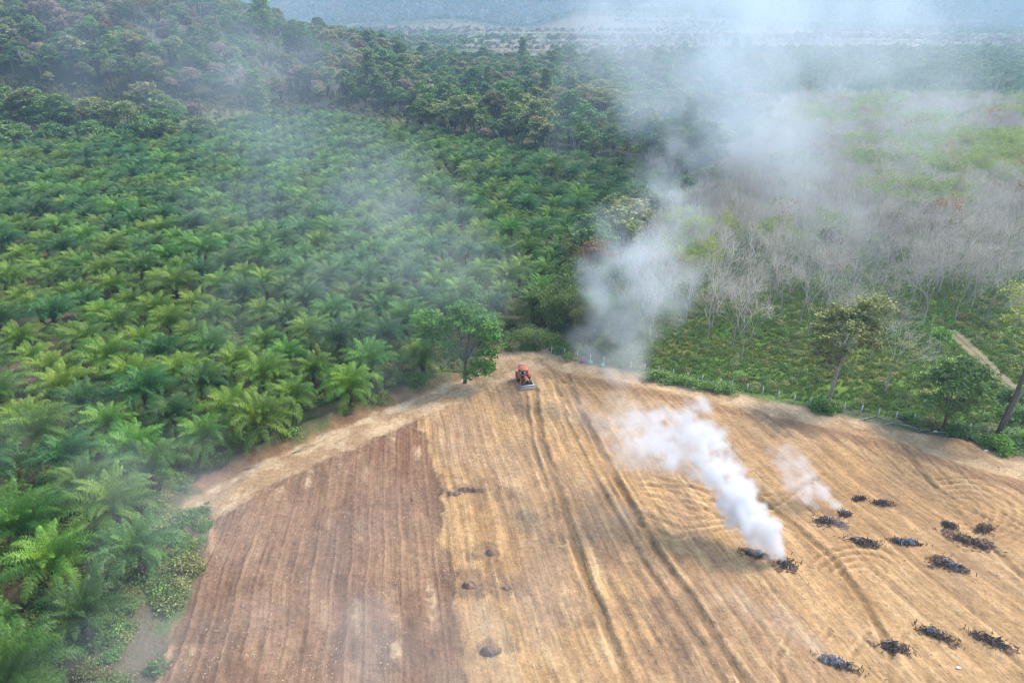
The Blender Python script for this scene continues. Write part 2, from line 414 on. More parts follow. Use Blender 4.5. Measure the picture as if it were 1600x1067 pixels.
spk = sstep(0.55, 0.66, fbm(gx, gy, 0.8, 2, 235))
b1 = lerp(b1, A3(0.46, 0.32, 0.20)+0*C, cl_line*(0.4+0.6*spk)*0.85)
hb = ridge_l*0.16+(cl_line*spk)*0.16+(fbm(gx, gy, 0.7, 3, 241)-0.5)*0.26
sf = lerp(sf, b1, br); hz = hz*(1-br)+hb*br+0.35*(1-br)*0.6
# pale scraped soil spilling over the brown edge is higher
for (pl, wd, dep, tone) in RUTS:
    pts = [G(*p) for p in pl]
    x0 = min(p[0] for p in pts)-3; x1 = max(p[0] for p in pts)+3; y0 = min(p[1] for p in pts)-3; y1 = max(p[1] for p in pts)+3
    ix = np.where((XS > x0) & (XS < x1))[0]; iy = np.where((YS > y0) & (YS < y1))[0]
    if len(ix) == 0 or len(iy) == 0: continue
    sl_ = np.ix_(ix, iy)
    d = poly_dist(gx[sl_]+(n3[sl_]-.5)*0.5, gy[sl_]+(n2[sl_]-.5)*0.6, pts)
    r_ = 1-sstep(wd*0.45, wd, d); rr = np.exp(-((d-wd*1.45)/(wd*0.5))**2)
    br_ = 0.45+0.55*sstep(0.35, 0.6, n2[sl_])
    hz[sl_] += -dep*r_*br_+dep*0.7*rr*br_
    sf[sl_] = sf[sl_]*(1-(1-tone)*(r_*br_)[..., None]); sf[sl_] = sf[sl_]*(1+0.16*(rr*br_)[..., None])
for (px, py, r, a) in DARKS:
    c = G(px, py)
    d = np.hypot((gx-c[0])*(0.75 if a > .55 else 1), (gy-c[1]))/r+(n3-0.5)*1.5+(n2-.5)*1.0+(k4-.5)*1.6
    mk = 1-sstep(0.45, 1.1, d)
    sf = lerp(sf, A3(0.19, 0.125, 0.085)+0*C, mk*min(1, a)*0.62)
    hz += mk*a*0.35*(fbm(gx, gy, 0.9, 2, 251)-0.35) if a > .75 else 0
# track surfaces
t1 = 1-sstep(0.8, 2.1, d1+1.6*(n3-0.5)); t2 = 1-sstep(1.2, 3.0, d2+2.2*(n2-0.5))
tc_ = lerp(A3(0.53, 0.385, 0.24)+0*C, A3(0.37, 0.24, 0.14), sstep(0.40, 0.66, fbm(gx, gy, 2.4, 4, 261)))
apx = G(825, 562); t3 = 1-sstep(3.5, 8, np.hypot((gx-apx[0])*0.8, gy-apx[1])+4*(n2-.5))
trk = np.maximum(np.maximum(t1, t2*0.85), t3*0.9)
sf = lerp(sf, tc_, trk*0.85); hz = hz*(1-trk*0.75)-0.05*trk
e2 = (1-sstep(0.4, 1.8, np.abs(d2-4.0)+1.5*(n2-.5)))*sstep(-10, 20, gx)
sf = lerp(sf, A3(0.22, 0.12, 0.075)+0*C, e2*0.55)
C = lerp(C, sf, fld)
C = lerp(C, tc_, trk*(1-fld)*0.9)
hfield = hz*fld+(1-fld)*((n3-0.5)*0.25+(n2-.5)*0.5)
bumpz = 0.9*np.exp(-((d1-4.2)/1.6)**2)*(1-fld)*sstep(0.35, 0.6, n2)
gz = gz+(hfield+bumpz)*near.astype(float)*sstep(118, 112, gy)+(-0.0)
C = np.clip(C*(0.90+0.2*n3)[..., None], 0.01, 0.9); C[..., 2] *= 1-0.10*fld; C[..., 1] *= 1-0.03*fld; C = C*(1-0.05*fld[..., None])

def ground_mat():
    m, ns, lk = newmat('ground_soil')
    at = N(ns, 'ShaderNodeAttribute'); at.attribute_name = 'col'
    ge = N(ns, 'ShaderNodeNewGeometry')
    n_a = N(ns, 'ShaderNodeTexNoise'); n_a.inputs['Scale'].default_value = 1.9; n_a.inputs['Detail'].default_value = 7; n_a.inputs['Roughness'].default_value = 0.68
    n_b = N(ns, 'ShaderNodeTexVoronoi'); n_b.inputs['Scale'].default_value = 3.4
    n_c = N(ns, 'ShaderNodeTexNoise'); n_c.inputs['Scale'].default_value = 0.35; n_c.inputs['Detail'].default_value = 5
    for n in (n_a, n_b, n_c): lk.new(ge.outputs['Position'], n.inputs['Vector'])
    mr = N(ns, 'ShaderNodeMapRange'); mr.inputs[1].default_value = 0.3; mr.inputs[2].default_value = 0.7; mr.inputs[3].default_value = 0.72; mr.inputs[4].default_value = 1.24
    lk.new(n_a.outputs['Fac'], mr.inputs[0])
    mr2 = N(ns, 'ShaderNodeMapRange'); mr2.inputs[1].default_value = 0.3; mr2.inputs[2].default_value = 0.7; mr2.inputs[3].default_value = 0.88; mr2.inputs[4].default_value = 1.12
    lk.new(n_c.outputs['Fac'], mr2.inputs[0])
    mm = N(ns, 'ShaderNodeMath', operation='MULTIPLY'); lk.new(mr.outputs[0], mm.inputs[0]); lk.new(mr2.outputs[0], mm.inputs[1])
    vm = N(ns, 'ShaderNodeVectorMath', operation='SCALE'); lk.new(at.outputs['Color'], vm.inputs[0]); lk.new(mm.outputs[0], vm.inputs['Scale'])
    fa = N(ns, 'ShaderNodeAttribute'); fa.attribute_name = 'fur'; fm = N(ns, 'ShaderNodeAttribute'); fm.attribute_name = 'fmask'
    sp_ = N(ns, 'ShaderNodeSeparateXYZ'); lk.new(ge.outputs['Position'], sp_.inputs[0]); cb_ = N(ns, 'ShaderNodeCombineXYZ'); lk.new(fa.outputs['Fac'], cb_.inputs[0])
    my = N(ns, 'ShaderNodeMath', operation='MULTIPLY'); my.inputs[1].default_value = 0.045; lk.new(sp_.outputs[1], my.inputs[0]); lk.new(my.outputs[0], cb_.inputs[1])
    n_f = N(ns, 'ShaderNodeTexNoise'); n_f.inputs['Scale'].default_value = 3.2; n_f.inputs['Detail'].default_value = 5; n_f.inputs['Roughness'].default_value = 0.6; lk.new(cb_.outputs[0], n_f.inputs['Vector'])
    mf = N(ns, 'ShaderNodeMapRange'); mf.inputs[1].default_value = 0.34; mf.inputs[2].default_value = 0.66; mf.inputs[3].default_value = -0.15; mf.inputs[4].default_value = 0.15; lk.new(n_f.outputs['Fac'], mf.inputs[0])
    mg = N(ns, 'ShaderNodeMath', operation='MULTIPLY_ADD'); lk.new(mf.outputs[0], mg.inputs[0]); lk.new(fm.outputs['Fac'], mg.inputs[1]); mg.inputs[2].default_value = 1.0
    vm2 = N(ns, 'ShaderNodeVectorMath', operation='SCALE'); lk.new(vm.outputs[0], vm2.inputs[0]); lk.new(mg.outputs[0], vm2.inputs['Scale']); vm = vm2
    b = N(ns, 'ShaderNodeBsdfPrincipled'); b.inputs['Roughness'].default_value = 0.95; b.inputs['Specular IOR Level'].default_value = 0.15
    lk.new(vm.outputs[0], b.inputs['Base Color'])
    ad = N(ns, 'ShaderNodeMath', operation='MULTIPLY_ADD'); ad.inputs[1].default_value = -0.5
    lk.new(n_b.outputs['Distance'], ad.inputs[0]); a2 = N(ns, 'ShaderNodeMath', operation='MULTIPLY_ADD'); lk.new(mf.outputs[0], a2.inputs[0]); lk.new(fm.outputs['Fac'], a2.inputs[1]); lk.new(n_a.outputs['Fac'], a2.inputs[2]); lk.new(a2.outputs[0], ad.inputs[2])
    bp = N(ns, 'ShaderNodeBump'); bp.inputs['Strength'].default_value = 0.9; bp.inputs['Distance'].default_value = 0.10
    lk.new(ad.outputs[0], bp.inputs['Height']); lk.new(bp.outputs[0], b.inputs['Normal'])
    out = N(ns, 'ShaderNodeOutputMaterial'); lk.new(b.outputs[0], out.inputs[0])
    return m
M_ground = ground_mat()

idx = np.arange(nx*ny).reshape(nx, ny)
quads = np.stack([idx[:-1, :-1], idx[1:, :-1], idx[1:, 1:], idx[:-1, 1:]], -1).reshape(-1, 4)
cx_ = ((gx[:-1, :-1]+gx[1:, 1:])/2).ravel(); cy_ = ((gy[:-1, :-1]+gy[1:, 1:])/2).ravel()
fq = (fld[:-1, :-1] > 0.5).ravel(); tq = (trk[:-1, :-1] > 0.45).ravel(); rq = (rm[:-1, :-1] > 0.5).ravel()
pq = (pd[:-1, :-1] > 0.5).ravel(); mq = cy_ > 1900
Vall = np.stack([gx, gy, gz], -1).reshape(-1, 3); Call = C.reshape(-1, 3)
zone = np.zeros(len(quads), int); Fall = np.where(near, s0, 0).ravel(); Mall = (fld*(1-0.6*trk)).ravel()
zone[rq] = 1; zone[mq] = 2; zone[fq] = 3; zone[tq] = 4; zone[pq & ~fq & ~tq] = 5
ZN = ['ground', 'grass_ground', 'hills', 'ploughed_field', 'dirt_track', 'farm_path']
for z, nm in enumerate(ZN):
    q = quads[zone == z]
    if not len(q): continue
    u, inv = np.unique(q, return_inverse=True)
    me = mesh_np(nm, Vall[u], [inv.reshape(q.shape)], {'col': Call[u], 'fur': Fall[u], 'fmask': Mall[u]}, True)
    tag(ob(nm, me, M_ground), kind='structure')

_xi = XS; _yi = YS
def gh(x, y):
    x = np.asarray(x, float); y = np.asarray(y, float)
    i = np.clip(np.searchsorted(XS, x)-1, 0, nx-2); j = np.clip(np.searchsorted(YS, y)-1, 0, ny-2)
    fx = (x-XS[i])/(XS[i+1]-XS[i]); fy = (y-YS[j])/(YS[j+1]-YS[j])
    return (gz[i, j]*(1-fx)+gz[i+1, j]*fx)*(1-fy)+(gz[i, j+1]*(1-fx)+gz[i+1, j+1]*fx)*fy

# ------------------------------------------------------------------ vegetation builders
def leaves(mb, Cn, size, rng, up=0.5, tint=None, asp=0.55):
    n = len(Cn)
    nrm = rng.normal(size=(n, 3)); nrm /= np.linalg.norm(nrm, axis=1, keepdims=True); nrm[:, 2] = np.abs(nrm[:, 2])+up
    nrm /= np.linalg.norm(nrm, axis=1, keepdims=True)
    t = rng.normal(size=(n, 3)); t -= nrm*(t*nrm).sum(1, keepdims=True); t /= np.linalg.norm(t, axis=1, keepdims=True)
    b = np.cross(nrm, t); s = (size*rng.uniform(0.6, 1.3, n))[:, None]
    V = np.stack([Cn-t*s, Cn+b*s*asp+nrm*s*0.12, Cn+t*s, Cn-b*s*asp+nrm*s*0.12], 1).reshape(-1, 3)
    q = np.arange(4*n).reshape(n, 4)
    tt = rng.uniform(0, 1, n) if tint is None else np.clip(tint+rng.normal(0, 0.15, n), 0, 1)
    mb.add(V, [q], np.repeat(tt, 4))

def palm_mesh(seed, nf=34, L=5.6, nl=34, trunk=3.0, dead=3, crown_z=None):
    r = np.random.default_rng(seed); mb = MB(); K = 10
    cz = trunk
    for i in range(nf+dead):
        old = i >= nf
        age = min(1, i/(nf-1)); az = i*2.39996+r.uniform(-.2, .2)
        el = radians(88-50*age)+r.normal(0, 0.09); droop = radians(66+64*age)+r.normal(0, 0.17)
        Lf = L*(0.86+0.22*min(1, age*2.2))*r.uniform(0.88, 1.1)
        if old: el = radians(-25); droop = radians(45); Lf *= 0.75; az = r.uniform(0, 2*pi)
        s = np.linspace(0, 1, K+1); e = el-droop*s**1.75
        hx = np.concatenate([[0], np.cumsum(np.cos((e[1:]+e[:-1])/2))])*Lf/K
        hz_ = np.concatenate([[0], np.cumsum(np.sin((e[1:]+e[:-1])/2))])*Lf/K
        bend = r.normal(0, 0.25); ang = az+bend*s**2
        R = np.stack([np.cos(ang)*(hx+0.15), np.sin(ang)*(hx+0.15), cz+hz_], 1)
        tint = np.clip(0.75-1.0*age+r.normal(0, 0.12), 0, 1) if age < .5 else np.clip(0.0+0.35*age+r.normal(0, 0.14), 0, 1)
        if old: tint = 1.0
        mb.path(R[::2], np.linspace(0.06, 0.012, len(R[::2])), 3, min(1, tint+0.25), cap=False)
        t = np.linspace(0.14, 0.995, nl); t = np.concatenate([t, t+0.008]); t = np.clip(t, 0, 1)
        side = np.concatenate([np.ones(nl), -np.ones(nl)])
        B = np.stack([np.interp(t, s, R[:, k]) for k in range(3)], 1)
        ee = np.interp(t, s, e); aa = np.interp(t, s, ang)
        fw = np.stack([np.cos(aa)*np.cos(ee), np.sin(aa)*np.cos(ee), np.sin(ee)], 1)
        sdv = np.stack([-np.sin(aa), np.cos(aa), 0*aa], 1)*side[:, None]
        upv = np.cross(fw, sdv*side[:, None])
        ll = 0.98*np.sin(np.clip(0.22+t*0.80, 0, 1)*pi)**0.6*r.uniform(0.85, 1.12, len(t))+0.15
        lift = r.choice([0.55, -0.15, 0.2], len(t))[:, None]
        d0 = sdv*0.72+fw*0.45+upv*lift; d0 /= np.linalg.norm(d0, axis=1, keepdims=True)
        d1_ = d0*0.40+np.array([0, 0, -1.25])*(1+0.5*old); d1_ /= np.linalg.norm(d1_, axis=1, keepdims=True)
        m = B+d0*(ll*0.55)[:, None]; tp = m+d1_*(ll*0.55)[:, None]
        wv = fw*(0.034 if not old else 0.03)
        V = np.stack([B-wv*0.5, B+wv*0.5, m+wv, m-wv, tp], 1).reshape(-1, 3); n = len(t); o = np.arange(n)[:, None]*5
        tv = np.clip(tint+r.normal(0, 0.05, n)+0.25*(t > 0.9), 0, 1)
        a = np.stack([tv, tv, tv, tv, np.clip(tv+0.22, 0, 1)], 1).ravel()
        mb.add(V, [o+np.array([[0, 1, 2, 3]]), o+np.array([[3, 2, 4]])], a)
    crown = mb.mesh('crown')
    tb = MB(); zs = np.linspace(-0.3, cz+0.3, 12)
    tb.path(np.stack([0.05*np.sin(zs), 0*zs, zs], 1), 0.33+0.05*np.sin(np.arange(12)*2.2)+0.12*np.exp(-zs.clip(0)), 9)
    for k in range(46):
        z = r.uniform(0.4, cz+0.25); a = r.uniform(0, 2*pi); d = np.array([cos(a), sin(a), 0])
        p0 = d*0.3+[0, 0, z]; tb.segs([p0], [p0+d*0.28+[0, 0, 0.35]], [0.07], [0.03], 4)
    return tb.mesh('trunk'), crown

def limbs(r, h, fork, n, spread, rad, lean=(0, 0)):
    """trunk plus main limbs; returns MB and limb tips"""
    mb = MB(); zs = np.linspace(0, fork, 6); ph = r.uniform(0, 6)
    tr = np.stack([lean[0]*(zs/h)+0.015*h*np.sin(zs*2/h*2+ph), lean[1]*(zs/h)+0.012*h*np.cos(zs*3/h+ph)-0.012*h*cos(ph), zs], 1)
    tr[0, 2] = -0.4
    mb.path(tr, np.linspace(rad, rad*0.68, 6)*np.array([1.35, 1.08, 1, 1, 1, 1]), 9)
    tips = []
    for i in range(n):
        a = i*2.4+r.uniform(-.3, .3); q = (i+0.5)/n
        z0 = fork*(0.78+0.22*r.uniform()); bz = np.interp(z0, tr[:, 2], tr[:, 2])
        p0 = np.array([np.interp(z0, tr[:, 2], tr[:, 0]), np.interp(z0, tr[:, 2], tr[:, 1]), z0])
        ro = spread*(0.25+0.75*math.sqrt(q))*r.uniform(0.7, 1.0); zt = fork+(h-fork)*(0.88-0.62*q*r.uniform(0.6, 1.1))
        p3 = np.array([cos(a)*ro+lean[0], sin(a)*ro+lean[1], zt])
        pm_ = p0*0.5+p3*0.5+np.array([cos(a)*ro*0.1, sin(a)*ro*0.1, (zt-z0)*0.12])
        t = np.linspace(0, 1, 6)[:, None]; pth = (1-t)**2*p0+2*t*(1-t)*pm_+t**2*p3
        mb.path(pth, np.linspace(rad*0.5, rad*0.1, 6), 5)
        tips.append(p3)
        for k in range(3):
            b0 = pth[2+k % 3]; b1 = b0+r.normal(0, 1, 3)*np.array([1, 1, 0.5])*spread*0.22+[0, 0, h*0.06]
            mb.segs([b0], [b1], [rad*0.2], [rad*0.05], 4)
    return mb, tips

def broad_tree(seed, h=13, spread=4.5, fork=0.35, n=9, rad=0.3, leaf=0.33, nleaf=5200, lobe=0.36, flat=0.75, drop=None, lean=(0, 0), cz=None):
    r = np.random.default_rng(seed)
    mb, tips = limbs(r, h*0.93, h*fork, n, spread*0.8, rad, lean)
    lobes = [(t+np.array([0, 0, 0.1]), spread*lobe*r.uniform(0.75, 1.2)) for t in tips]
    lobes.append((np.array([lean[0], lean[1], h*0.86]), spread*lobe))
    if cz: lobes += cz
    cb = MB(); tot = sum(R*R for _, R in lobes)
    for c, R in lobes:
        m = max(20, int(nleaf*R*R/tot)); k = max(6, m//26)
        d = r.normal(size=(k, 3)); d /= np.linalg.norm(d, axis=1, keepdims=True)
        d[:, 2] = np.where(d[:, 2] < -0.35, -d[:, 2], d[:, 2])
        cc = c+d*R*r.uniform(0.55, 1.05, (k, 1))*np.array([1, 1, flat])
        per = m//k; ti = np.clip(r.normal(0.45, 0.28, k), 0, 1)
        L_ = np.repeat(cc, per, 0)+r.normal(0, 1, (k*per, 3))*np.array([1, 1, 0.55])*R*0.19
        leaves(cb, L_, leaf, r, 0.5, np.repeat(ti, per))
    return mb.mesh('trunk', True), cb.mesh('crown')

def conifer_tree(seed, h=26, w_=5, leaf=0.45, nleaf=6000, bare=0.4):
    """tall emergent with a narrow stepped crown"""
    r = np.random.default_rng(seed); mb = MB()
    zs = np.linspace(-0.5, h*0.97, 10); mb.path(np.stack([0.2*np.sin(zs*.2), 0.2*np.cos(zs*.17), zs], 1), np.linspace(0.42, 0.06, 10), 8)
    cb = MB(); nb = 30; per = nleaf//nb
    for i in range(nb):
        q = i/(nb-1); z = h*(bare+(1-bare)*q); a = i*2.4; ro = w_*(0.35+0.65*(1-q)**0.7)*(0.75+0.25*sin(q*pi))*r.uniform(0.55, 1.1)
        tip = np.array([cos(a)*ro, sin(a)*ro, z+ro*0.25])
        mb.segs([[0, 0, z-ro*0.2]], [tip], [0.12], [0.03], 4)
        L_ = tip*r.uniform(0.35, 1.05, (per, 1))*np.array([1, 1, 0])+[0, 0, tip[2]]+r.normal(0, 1, (per, 3))*np.array([1, 1, 0.5])*w_*0.17
        leaves(cb, L_, leaf, r, 0.5, np.full(per, np.clip(r.normal(.45, .25), 0, 1)))
    return mb.mesh('trunk', True), cb.mesh('crown')

def bare_tree(seed, h=12.5, levels=5, leaf=0, nleaf=0, spread=1.0, lean=0.0, rad=0.17, twig=0.011):
    r = np.random.default_rng(seed); tr = MB(); cr = MB()
    segs = [(np.array([0, 0, -0.3]), np.array([lean*0.2, 0, h*r.uniform(.22, .3)]), rad, rad*0.8)]
    cur = [segs[0]]; ends = []; S = {0: segs}
    Ls = [h*0.28, h*0.22, h*0.17, h*0.12, h*0.075, h*0.045]; nch = [3, 3, 3, 4, 4, 3]
    for lv in range(levels):
        nw = []
        for (a, b, r0, r1) in cur:
            d = b-a; d = d/np.linalg.norm(d)
            for k in range(nch[lv]):
                sp = (0.42+0.13*lv)*spread
                nd = d+r.normal(0, sp, 3)+np.array([lean*0.05, 0, 0.26+0.05*lv]); nd /= np.linalg.norm(nd)
                st = b if k < 2 else a+(b-a)*r.uniform(0.55, 0.95)
                if k == 0: nd = nd*0.5+d*0.5; nd /= np.linalg.norm(nd)
                Lk = Ls[lv]*r.uniform(0.7, 1.25); r2 = max(twig, r1*(0.72 if k == 0 else 0.5))
                nw.append((st, st+nd*Lk, r2, max(twig*0.8, r2*0.7)))
        S[lv+1] = nw; cur = nw
    for lv, sg in S.items():
        tgt = tr if lv <= 1 else cr
        tgt.segs([s[0] for s in sg], [s[1] for s in sg], [s[2] for s in sg], [s[3] for s in sg], 8 if lv == 0 else (5 if lv < 3 else 3), r.uniform(0, 1, len(sg)))
    tips = np.array([s[1] for s in cur])
    lm = None
    if nleaf:
        lb_ = MB(); kk = max(4, nleaf//14); c = tips[r.integers(0, len(tips), kk)]
        L_ = np.repeat(c, 14, 0)+r.normal(0, 0.32, (kk*14, 3))
        leaves(lb_, L_, leaf, r, 0.5, np.repeat(r.uniform(0, 1, kk), 14)); lm = lb_.mesh('leaf_canopy')
    return tr.mesh('trunk'), cr.mesh('crown'), lm

def bamboo_mesh(seed, h=11, n=26, spread=3.2, leaf=0.26):
    r = np.random.default_rng(seed); st = MB(); cb = MB()
    for i in range(n):
        a = r.uniform(0, 2*pi); rb_ = r.uniform(0, 0.9); hh = h*r.uniform(0.65, 1.05); out_ = spread*r.uniform(0.3, 1.1)
        s = np.linspace(0, 1, 8); rr = rb_+out_*s**2.4; z = hh*(s-0.20*s**4)
        pth = np.stack([np.cos(a)*rr, np.sin(a)*rr, z], 1)
        st.path(pth, np.linspace(0.05, 0.012, 8), 4, r.uniform(0, 1))
        m = 16; t = r.uniform(0.32, 1, m); B = np.stack([np.interp(t, s, pth[:, k]) for k in range(3)], 1)
        B = B+r.normal(0, 0.35, (m, 3)); per = 14
        L_ = np.repeat(B, per, 0)+r.normal(0, 1, (m*per, 3))*[0.42, 0.42, 0.36]-[0, 0, 0.15]
        leaves(cb, L_, leaf, r, 0.2, np.repeat(np.clip(r.normal(.45, .3, m), 0, 1), per), 0.3)
    return st.mesh('culm'), cb.mesh('crown')

def shrub_mesh(seed, R=1.6, hgt=1.4, leaf=0.2, n=1400):
    r = np.random.default_rng(seed); cb = MB(); st = MB(); k = 34
    for i in range(k):
        a = r.uniform(0, 2*pi); q = math.sqrt(r.uniform()); c = np.array([cos(a)*q*R, sin(a)*q*R, hgt*(1-q*q*0.8)*r.uniform(0.5, 1)])
        st.segs([c*[0.15, 0.15, 0]], [c], [0.03], [0.01], 3)
        per = n//k; leaves(cb, c+r.normal(0, 1, (per, 3))*[0.32, 0.32, 0.22], leaf, r, 0.4, np.full(per, r.uniform(0, 1)))
    return st.mesh('stem'), cb.mesh('foliage')

def tuft_mesh(seed, n=14, h=0.6, w_=0.045, sp=0.3):
    r = np.random.default_rng(seed); mb = MB()
    for i in range(n):
        a = r.uniform(0, 2*pi); b = np.array([r.normal(0, sp*0.5), r.normal(0, sp*0.5), -0.05]); d = np.array([cos(a), sin(a), 0])
        hh = h*r.uniform(0.5, 1.1); sv = np.array([-sin(a), cos(a), 0])*w_
        m = b+d*hh*0.2+[0, 0, hh*0.6]; t = b+d*hh*0.6+[0, 0, hh*0.85]
        mb.add([b-sv, b+sv, m+sv*.7, m-sv*.7, t], [np.array([[0, 1, 2, 3]]), np.array([[3, 2, 4]])], r.uniform(0, 1))
    return mb.mesh('tuft')

# prototypes -> lists of (part name, mesh); materials bound to the meshes
def setm(me, m): me.materials.clear(); me.materials.append(m); return me
PROTO = {}
def proto(key, parts): PROTO[key] = parts
for i, (mat_, nf, L, tk) in enumerate([(M_palm, 33, 5.3, 2.6), (M_palm, 29, 5.0, 3.3), (M_palm2, 35, 5.7, 3.6), (M_palmy, 28, 4.9, 2.2), (M_palm2, 31, 5.3, 3.0), (M_palm, 37, 5.8, 3.4)]):
    t, c = palm_mesh(100+i, nf, L, 46, tk, dead=2+i % 3); proto('palm%d' % i, [('trunk', setm(t, M_ptrunk)), ('crown', setm(c, mat_))])
t, c = palm_mesh(130, 22, 5.2, 26, 9.0, dead=2); proto('coconut', [('trunk', setm(t, M_bark)), ('crown', setm(c, M_palm2))])
for i, (mat_, kw) in enumerate([
        (M_green, dict(h=13, spread=5.2)), (M_green, dict(h=16, spread=5.0, lobe=0.34, n=11)), (M_olive, dict(h=11, spread=4.6, nleaf=4200)),
        (M_bright, dict(h=12, spread=4.8, flat=0.9)), (M_brown, dict(h=12, spread=4.4, nleaf=2600, lobe=0.4)), (M_green, dict(h=9, spread=5.5, flat=0.5, fork=0.3)),
        (M_olive, dict(h=15, spread=5.6, n=12, lobe=0.3)), (M_orange, dict(h=10, spread=3.8, nleaf=2400))]):
    t, c = broad_tree(200+i, **kw); proto('broad%d' % i, [('trunk', setm(t, M_bark)), ('crown', setm(c, mat_))])
t, c = conifer_tree(220, 24, 4.2); proto('emergent', [('trunk', setm(t, M_barkp)), ('crown', setm(c, M_green))])
for i in range(4):
    t, c, l = bare_tree(240+i, 12.5+i*0.5, 5, spread=0.85+0.1*i); proto('bare%d' % i, [('trunk', setm(t, M_btrunk)), ('crown', setm(c, M_bare))])
for i, mm_ in enumerate([M_lime, M_lime, M_orange, M_red]):
    t, c, l = bare_tree(250+i, 12.5, 5, 0.17, [2600, 1500, 900, 420][i]); proto(['lime0', 'lime1', 'dryorange', 'redtip'][i], [('trunk', setm(t, M_bare)), ('crown', setm(c, M_bare)), ('leaf_canopy', setm(l, mm_))])
for i in range(3):
    st, c = bamboo_mesh(270+i, 10+i, 28); proto('bamboo%d' % i, [('culm', setm(st, M_olive)), ('crown', setm(c, [M_green, M_green, M_olive][i]))])
for i in range(3):
    st, f = shrub_mesh(280+i); proto('shrub%d' % i, [('stem', setm(st, M_bark)), ('foliage', setm(f, [M_green, M_bright, M_olive][i]))])
# far low-detail crowns
for i, mm_ in enumerate([M_green, M_olive, M_brown, M_green, M_lime]):
    t, c = broad_tree(300+i, h=11, spread=5.0, nleaf=650, leaf=0.85, n=6); proto('far%d' % i, [('crown', setm(c, mm_))])
def far_bare(seed):
    t, c, l = bare_tree(seed, 12, 4, twig=0.03, rad=0.2); return setm(c, M_bare)
proto('farbare', [('crown', far_bare(330))])
tb_, c_ = palm_mesh(340, 16, 5.6, 14, 6, dead=0); proto('farpalm', [('crown', setm(c_, M_palm2))])

def place(key, x, y, z, rz, s, name, label, cat, group=None):
    r = empty(name, (x, y, z), rz, s)
    for nm, me in PROTO[key]: ob(nm, me, parent=r)
    tag(r, label, cat, group); return r

HOLD = {}
def gn_scatter(name, label, cat, pts, rot, scl, var, keys, tilt=None):
    """one uncountable mass: points carrying instances of the prototype meshes"""
    me = bpy.data.meshes.new(name); me.vertices.add(len(pts)); me.vertices.foreach_set('co', np.asarray(pts, np.float32).ravel())
    for k, a in (('rotz', rot), ('scl', scl), ('var', var)):
        at = me.attributes.new(k, 'FLOAT', 'POINT'); at.data.foreach_set('value', np.asarray(a, np.float32))
    o = ob(name, me); tag(o, label, cat, kind='stuff')
    ng = bpy.data.node_groups.new(name, 'GeometryNodeTree')
    ng.interface.new_socket(name='Geometry', in_out='INPUT', socket_type='NodeSocketGeometry')
    ng.interface.new_socket(name='Geometry', in_out='OUTPUT', socket_type='NodeSocketGeometry')
    ns, lk = ng.nodes, ng.links
    gi = ns.new('NodeGroupInput'); go = ns.new('NodeGroupOutput'); jo = ns.new('GeometryNodeJoinGeometry')
    def att(nm):
        n = ns.new('GeometryNodeInputNamedAttribute'); n.data_type = 'FLOAT'; n.inputs['Name'].default_value = nm; return n.outputs['Attribute']
    rz_, sc_, va = att('rotz'), att('scl'), att('var')
    cmb = ns.new('ShaderNodeCombineXYZ'); lk.new(rz_, cmb.inputs[2])
    e2r = ns.new('FunctionNodeEulerToRotation'); lk.new(cmb.outputs[0], e2r.inputs[0])
    for k, key in enumerate(keys):
        cp = ns.new('FunctionNodeCompare'); cp.data_type = 'FLOAT'; cp.operation = 'EQUAL'; cp.inputs[1].default_value = k; cp.inputs['Epsilon'].default_value = 0.2
        lk.new(va, cp.inputs[0])
        ip = ns.new('GeometryNodeInstanceOnPoints'); lk.new(gi.outputs[0], ip.inputs['Points']); lk.new(cp.outputs[0], ip.inputs['Selection'])
        jj = ns.new('GeometryNodeJoinGeometry')
        for src in key_objs(key):
            inf = ns.new('GeometryNodeObjectInfo'); inf.inputs['Object'].default_value = src; inf.inputs['As Instance'].default_value = True
            lk.new(inf.outputs['Geometry'], jj.inputs[0])
        lk.new(jj.outputs[0], ip.inputs['Instance']); lk.new(e2r.outputs[0], ip.inputs['Rotation']); lk.new(sc_, ip.inputs['Scale'])
        lk.new(ip.outputs[0], jo.inputs[0])
    lk.new(jo.outputs[0], go.inputs[0])
    md = o.modifiers.new('scatter', 'NODES'); md.node_group = ng
    return o

FIRST = {}
def key_objs(key):
    """objects that carry the prototype's meshes: those of a plant already standing in the scene, else unlinked source objects"""
    if key not in FIRST:
        FIRST[key] = [bpy.data.objects.new(nm, me) for nm, me in PROTO[key]]
    return FIRST[key]

# ------------------------------------------------------------------ palms
ang0 = radians(18); sp = 8.15
P_ = []
for i in range(-80, 80):
    for j in range(-80, 80):
        x = (i+0.5*(j % 2))*sp; y = j*sp*0.866
        X = x*cos(ang0)-y*sin(ang0); Y = x*sin(ang0)+y*cos(ang0)
        X += rng.normal(0, 0.35); Y += rng.normal(0, 0.35); P_.append((X, Y))
P_ = np.array(P_); P_ = P_[inpoly(P_[:, 0], P_[:, 1], PALMZ)]
pxx, pyy = proj(P_[:, 0], P_[:, 1], 4); keep = (pxx > -170) & (pyy < 1220)
gaps = fbm(P_[:, 0], P_[:, 1], 11, 2, 401) > 0.80
P_ = P_[keep & ~gaps]; dist = np.hypot(P_[:, 0], P_[:, 1])
P_ = P_[np.argsort(dist)]; px_, py_ = proj(P_[:, 0], P_[:, 1], 4)
vis = (px_ > -60) & (py_ < 1160)
print('palms', len(P_), vis.sum())
rest = []; nind = 0
ORD = ['first', 'second', 'third', 'fourth', 'fifth', 'sixth', 'seventh', 'eighth', 'ninth', 'tenth', 'eleventh', 'twelfth', 'thirteenth', 'fourteenth', 'fifteenth', 'sixteenth', 'seventeenth', 'eighteenth', 'nineteenth', 'twentieth']
EDGE = {}
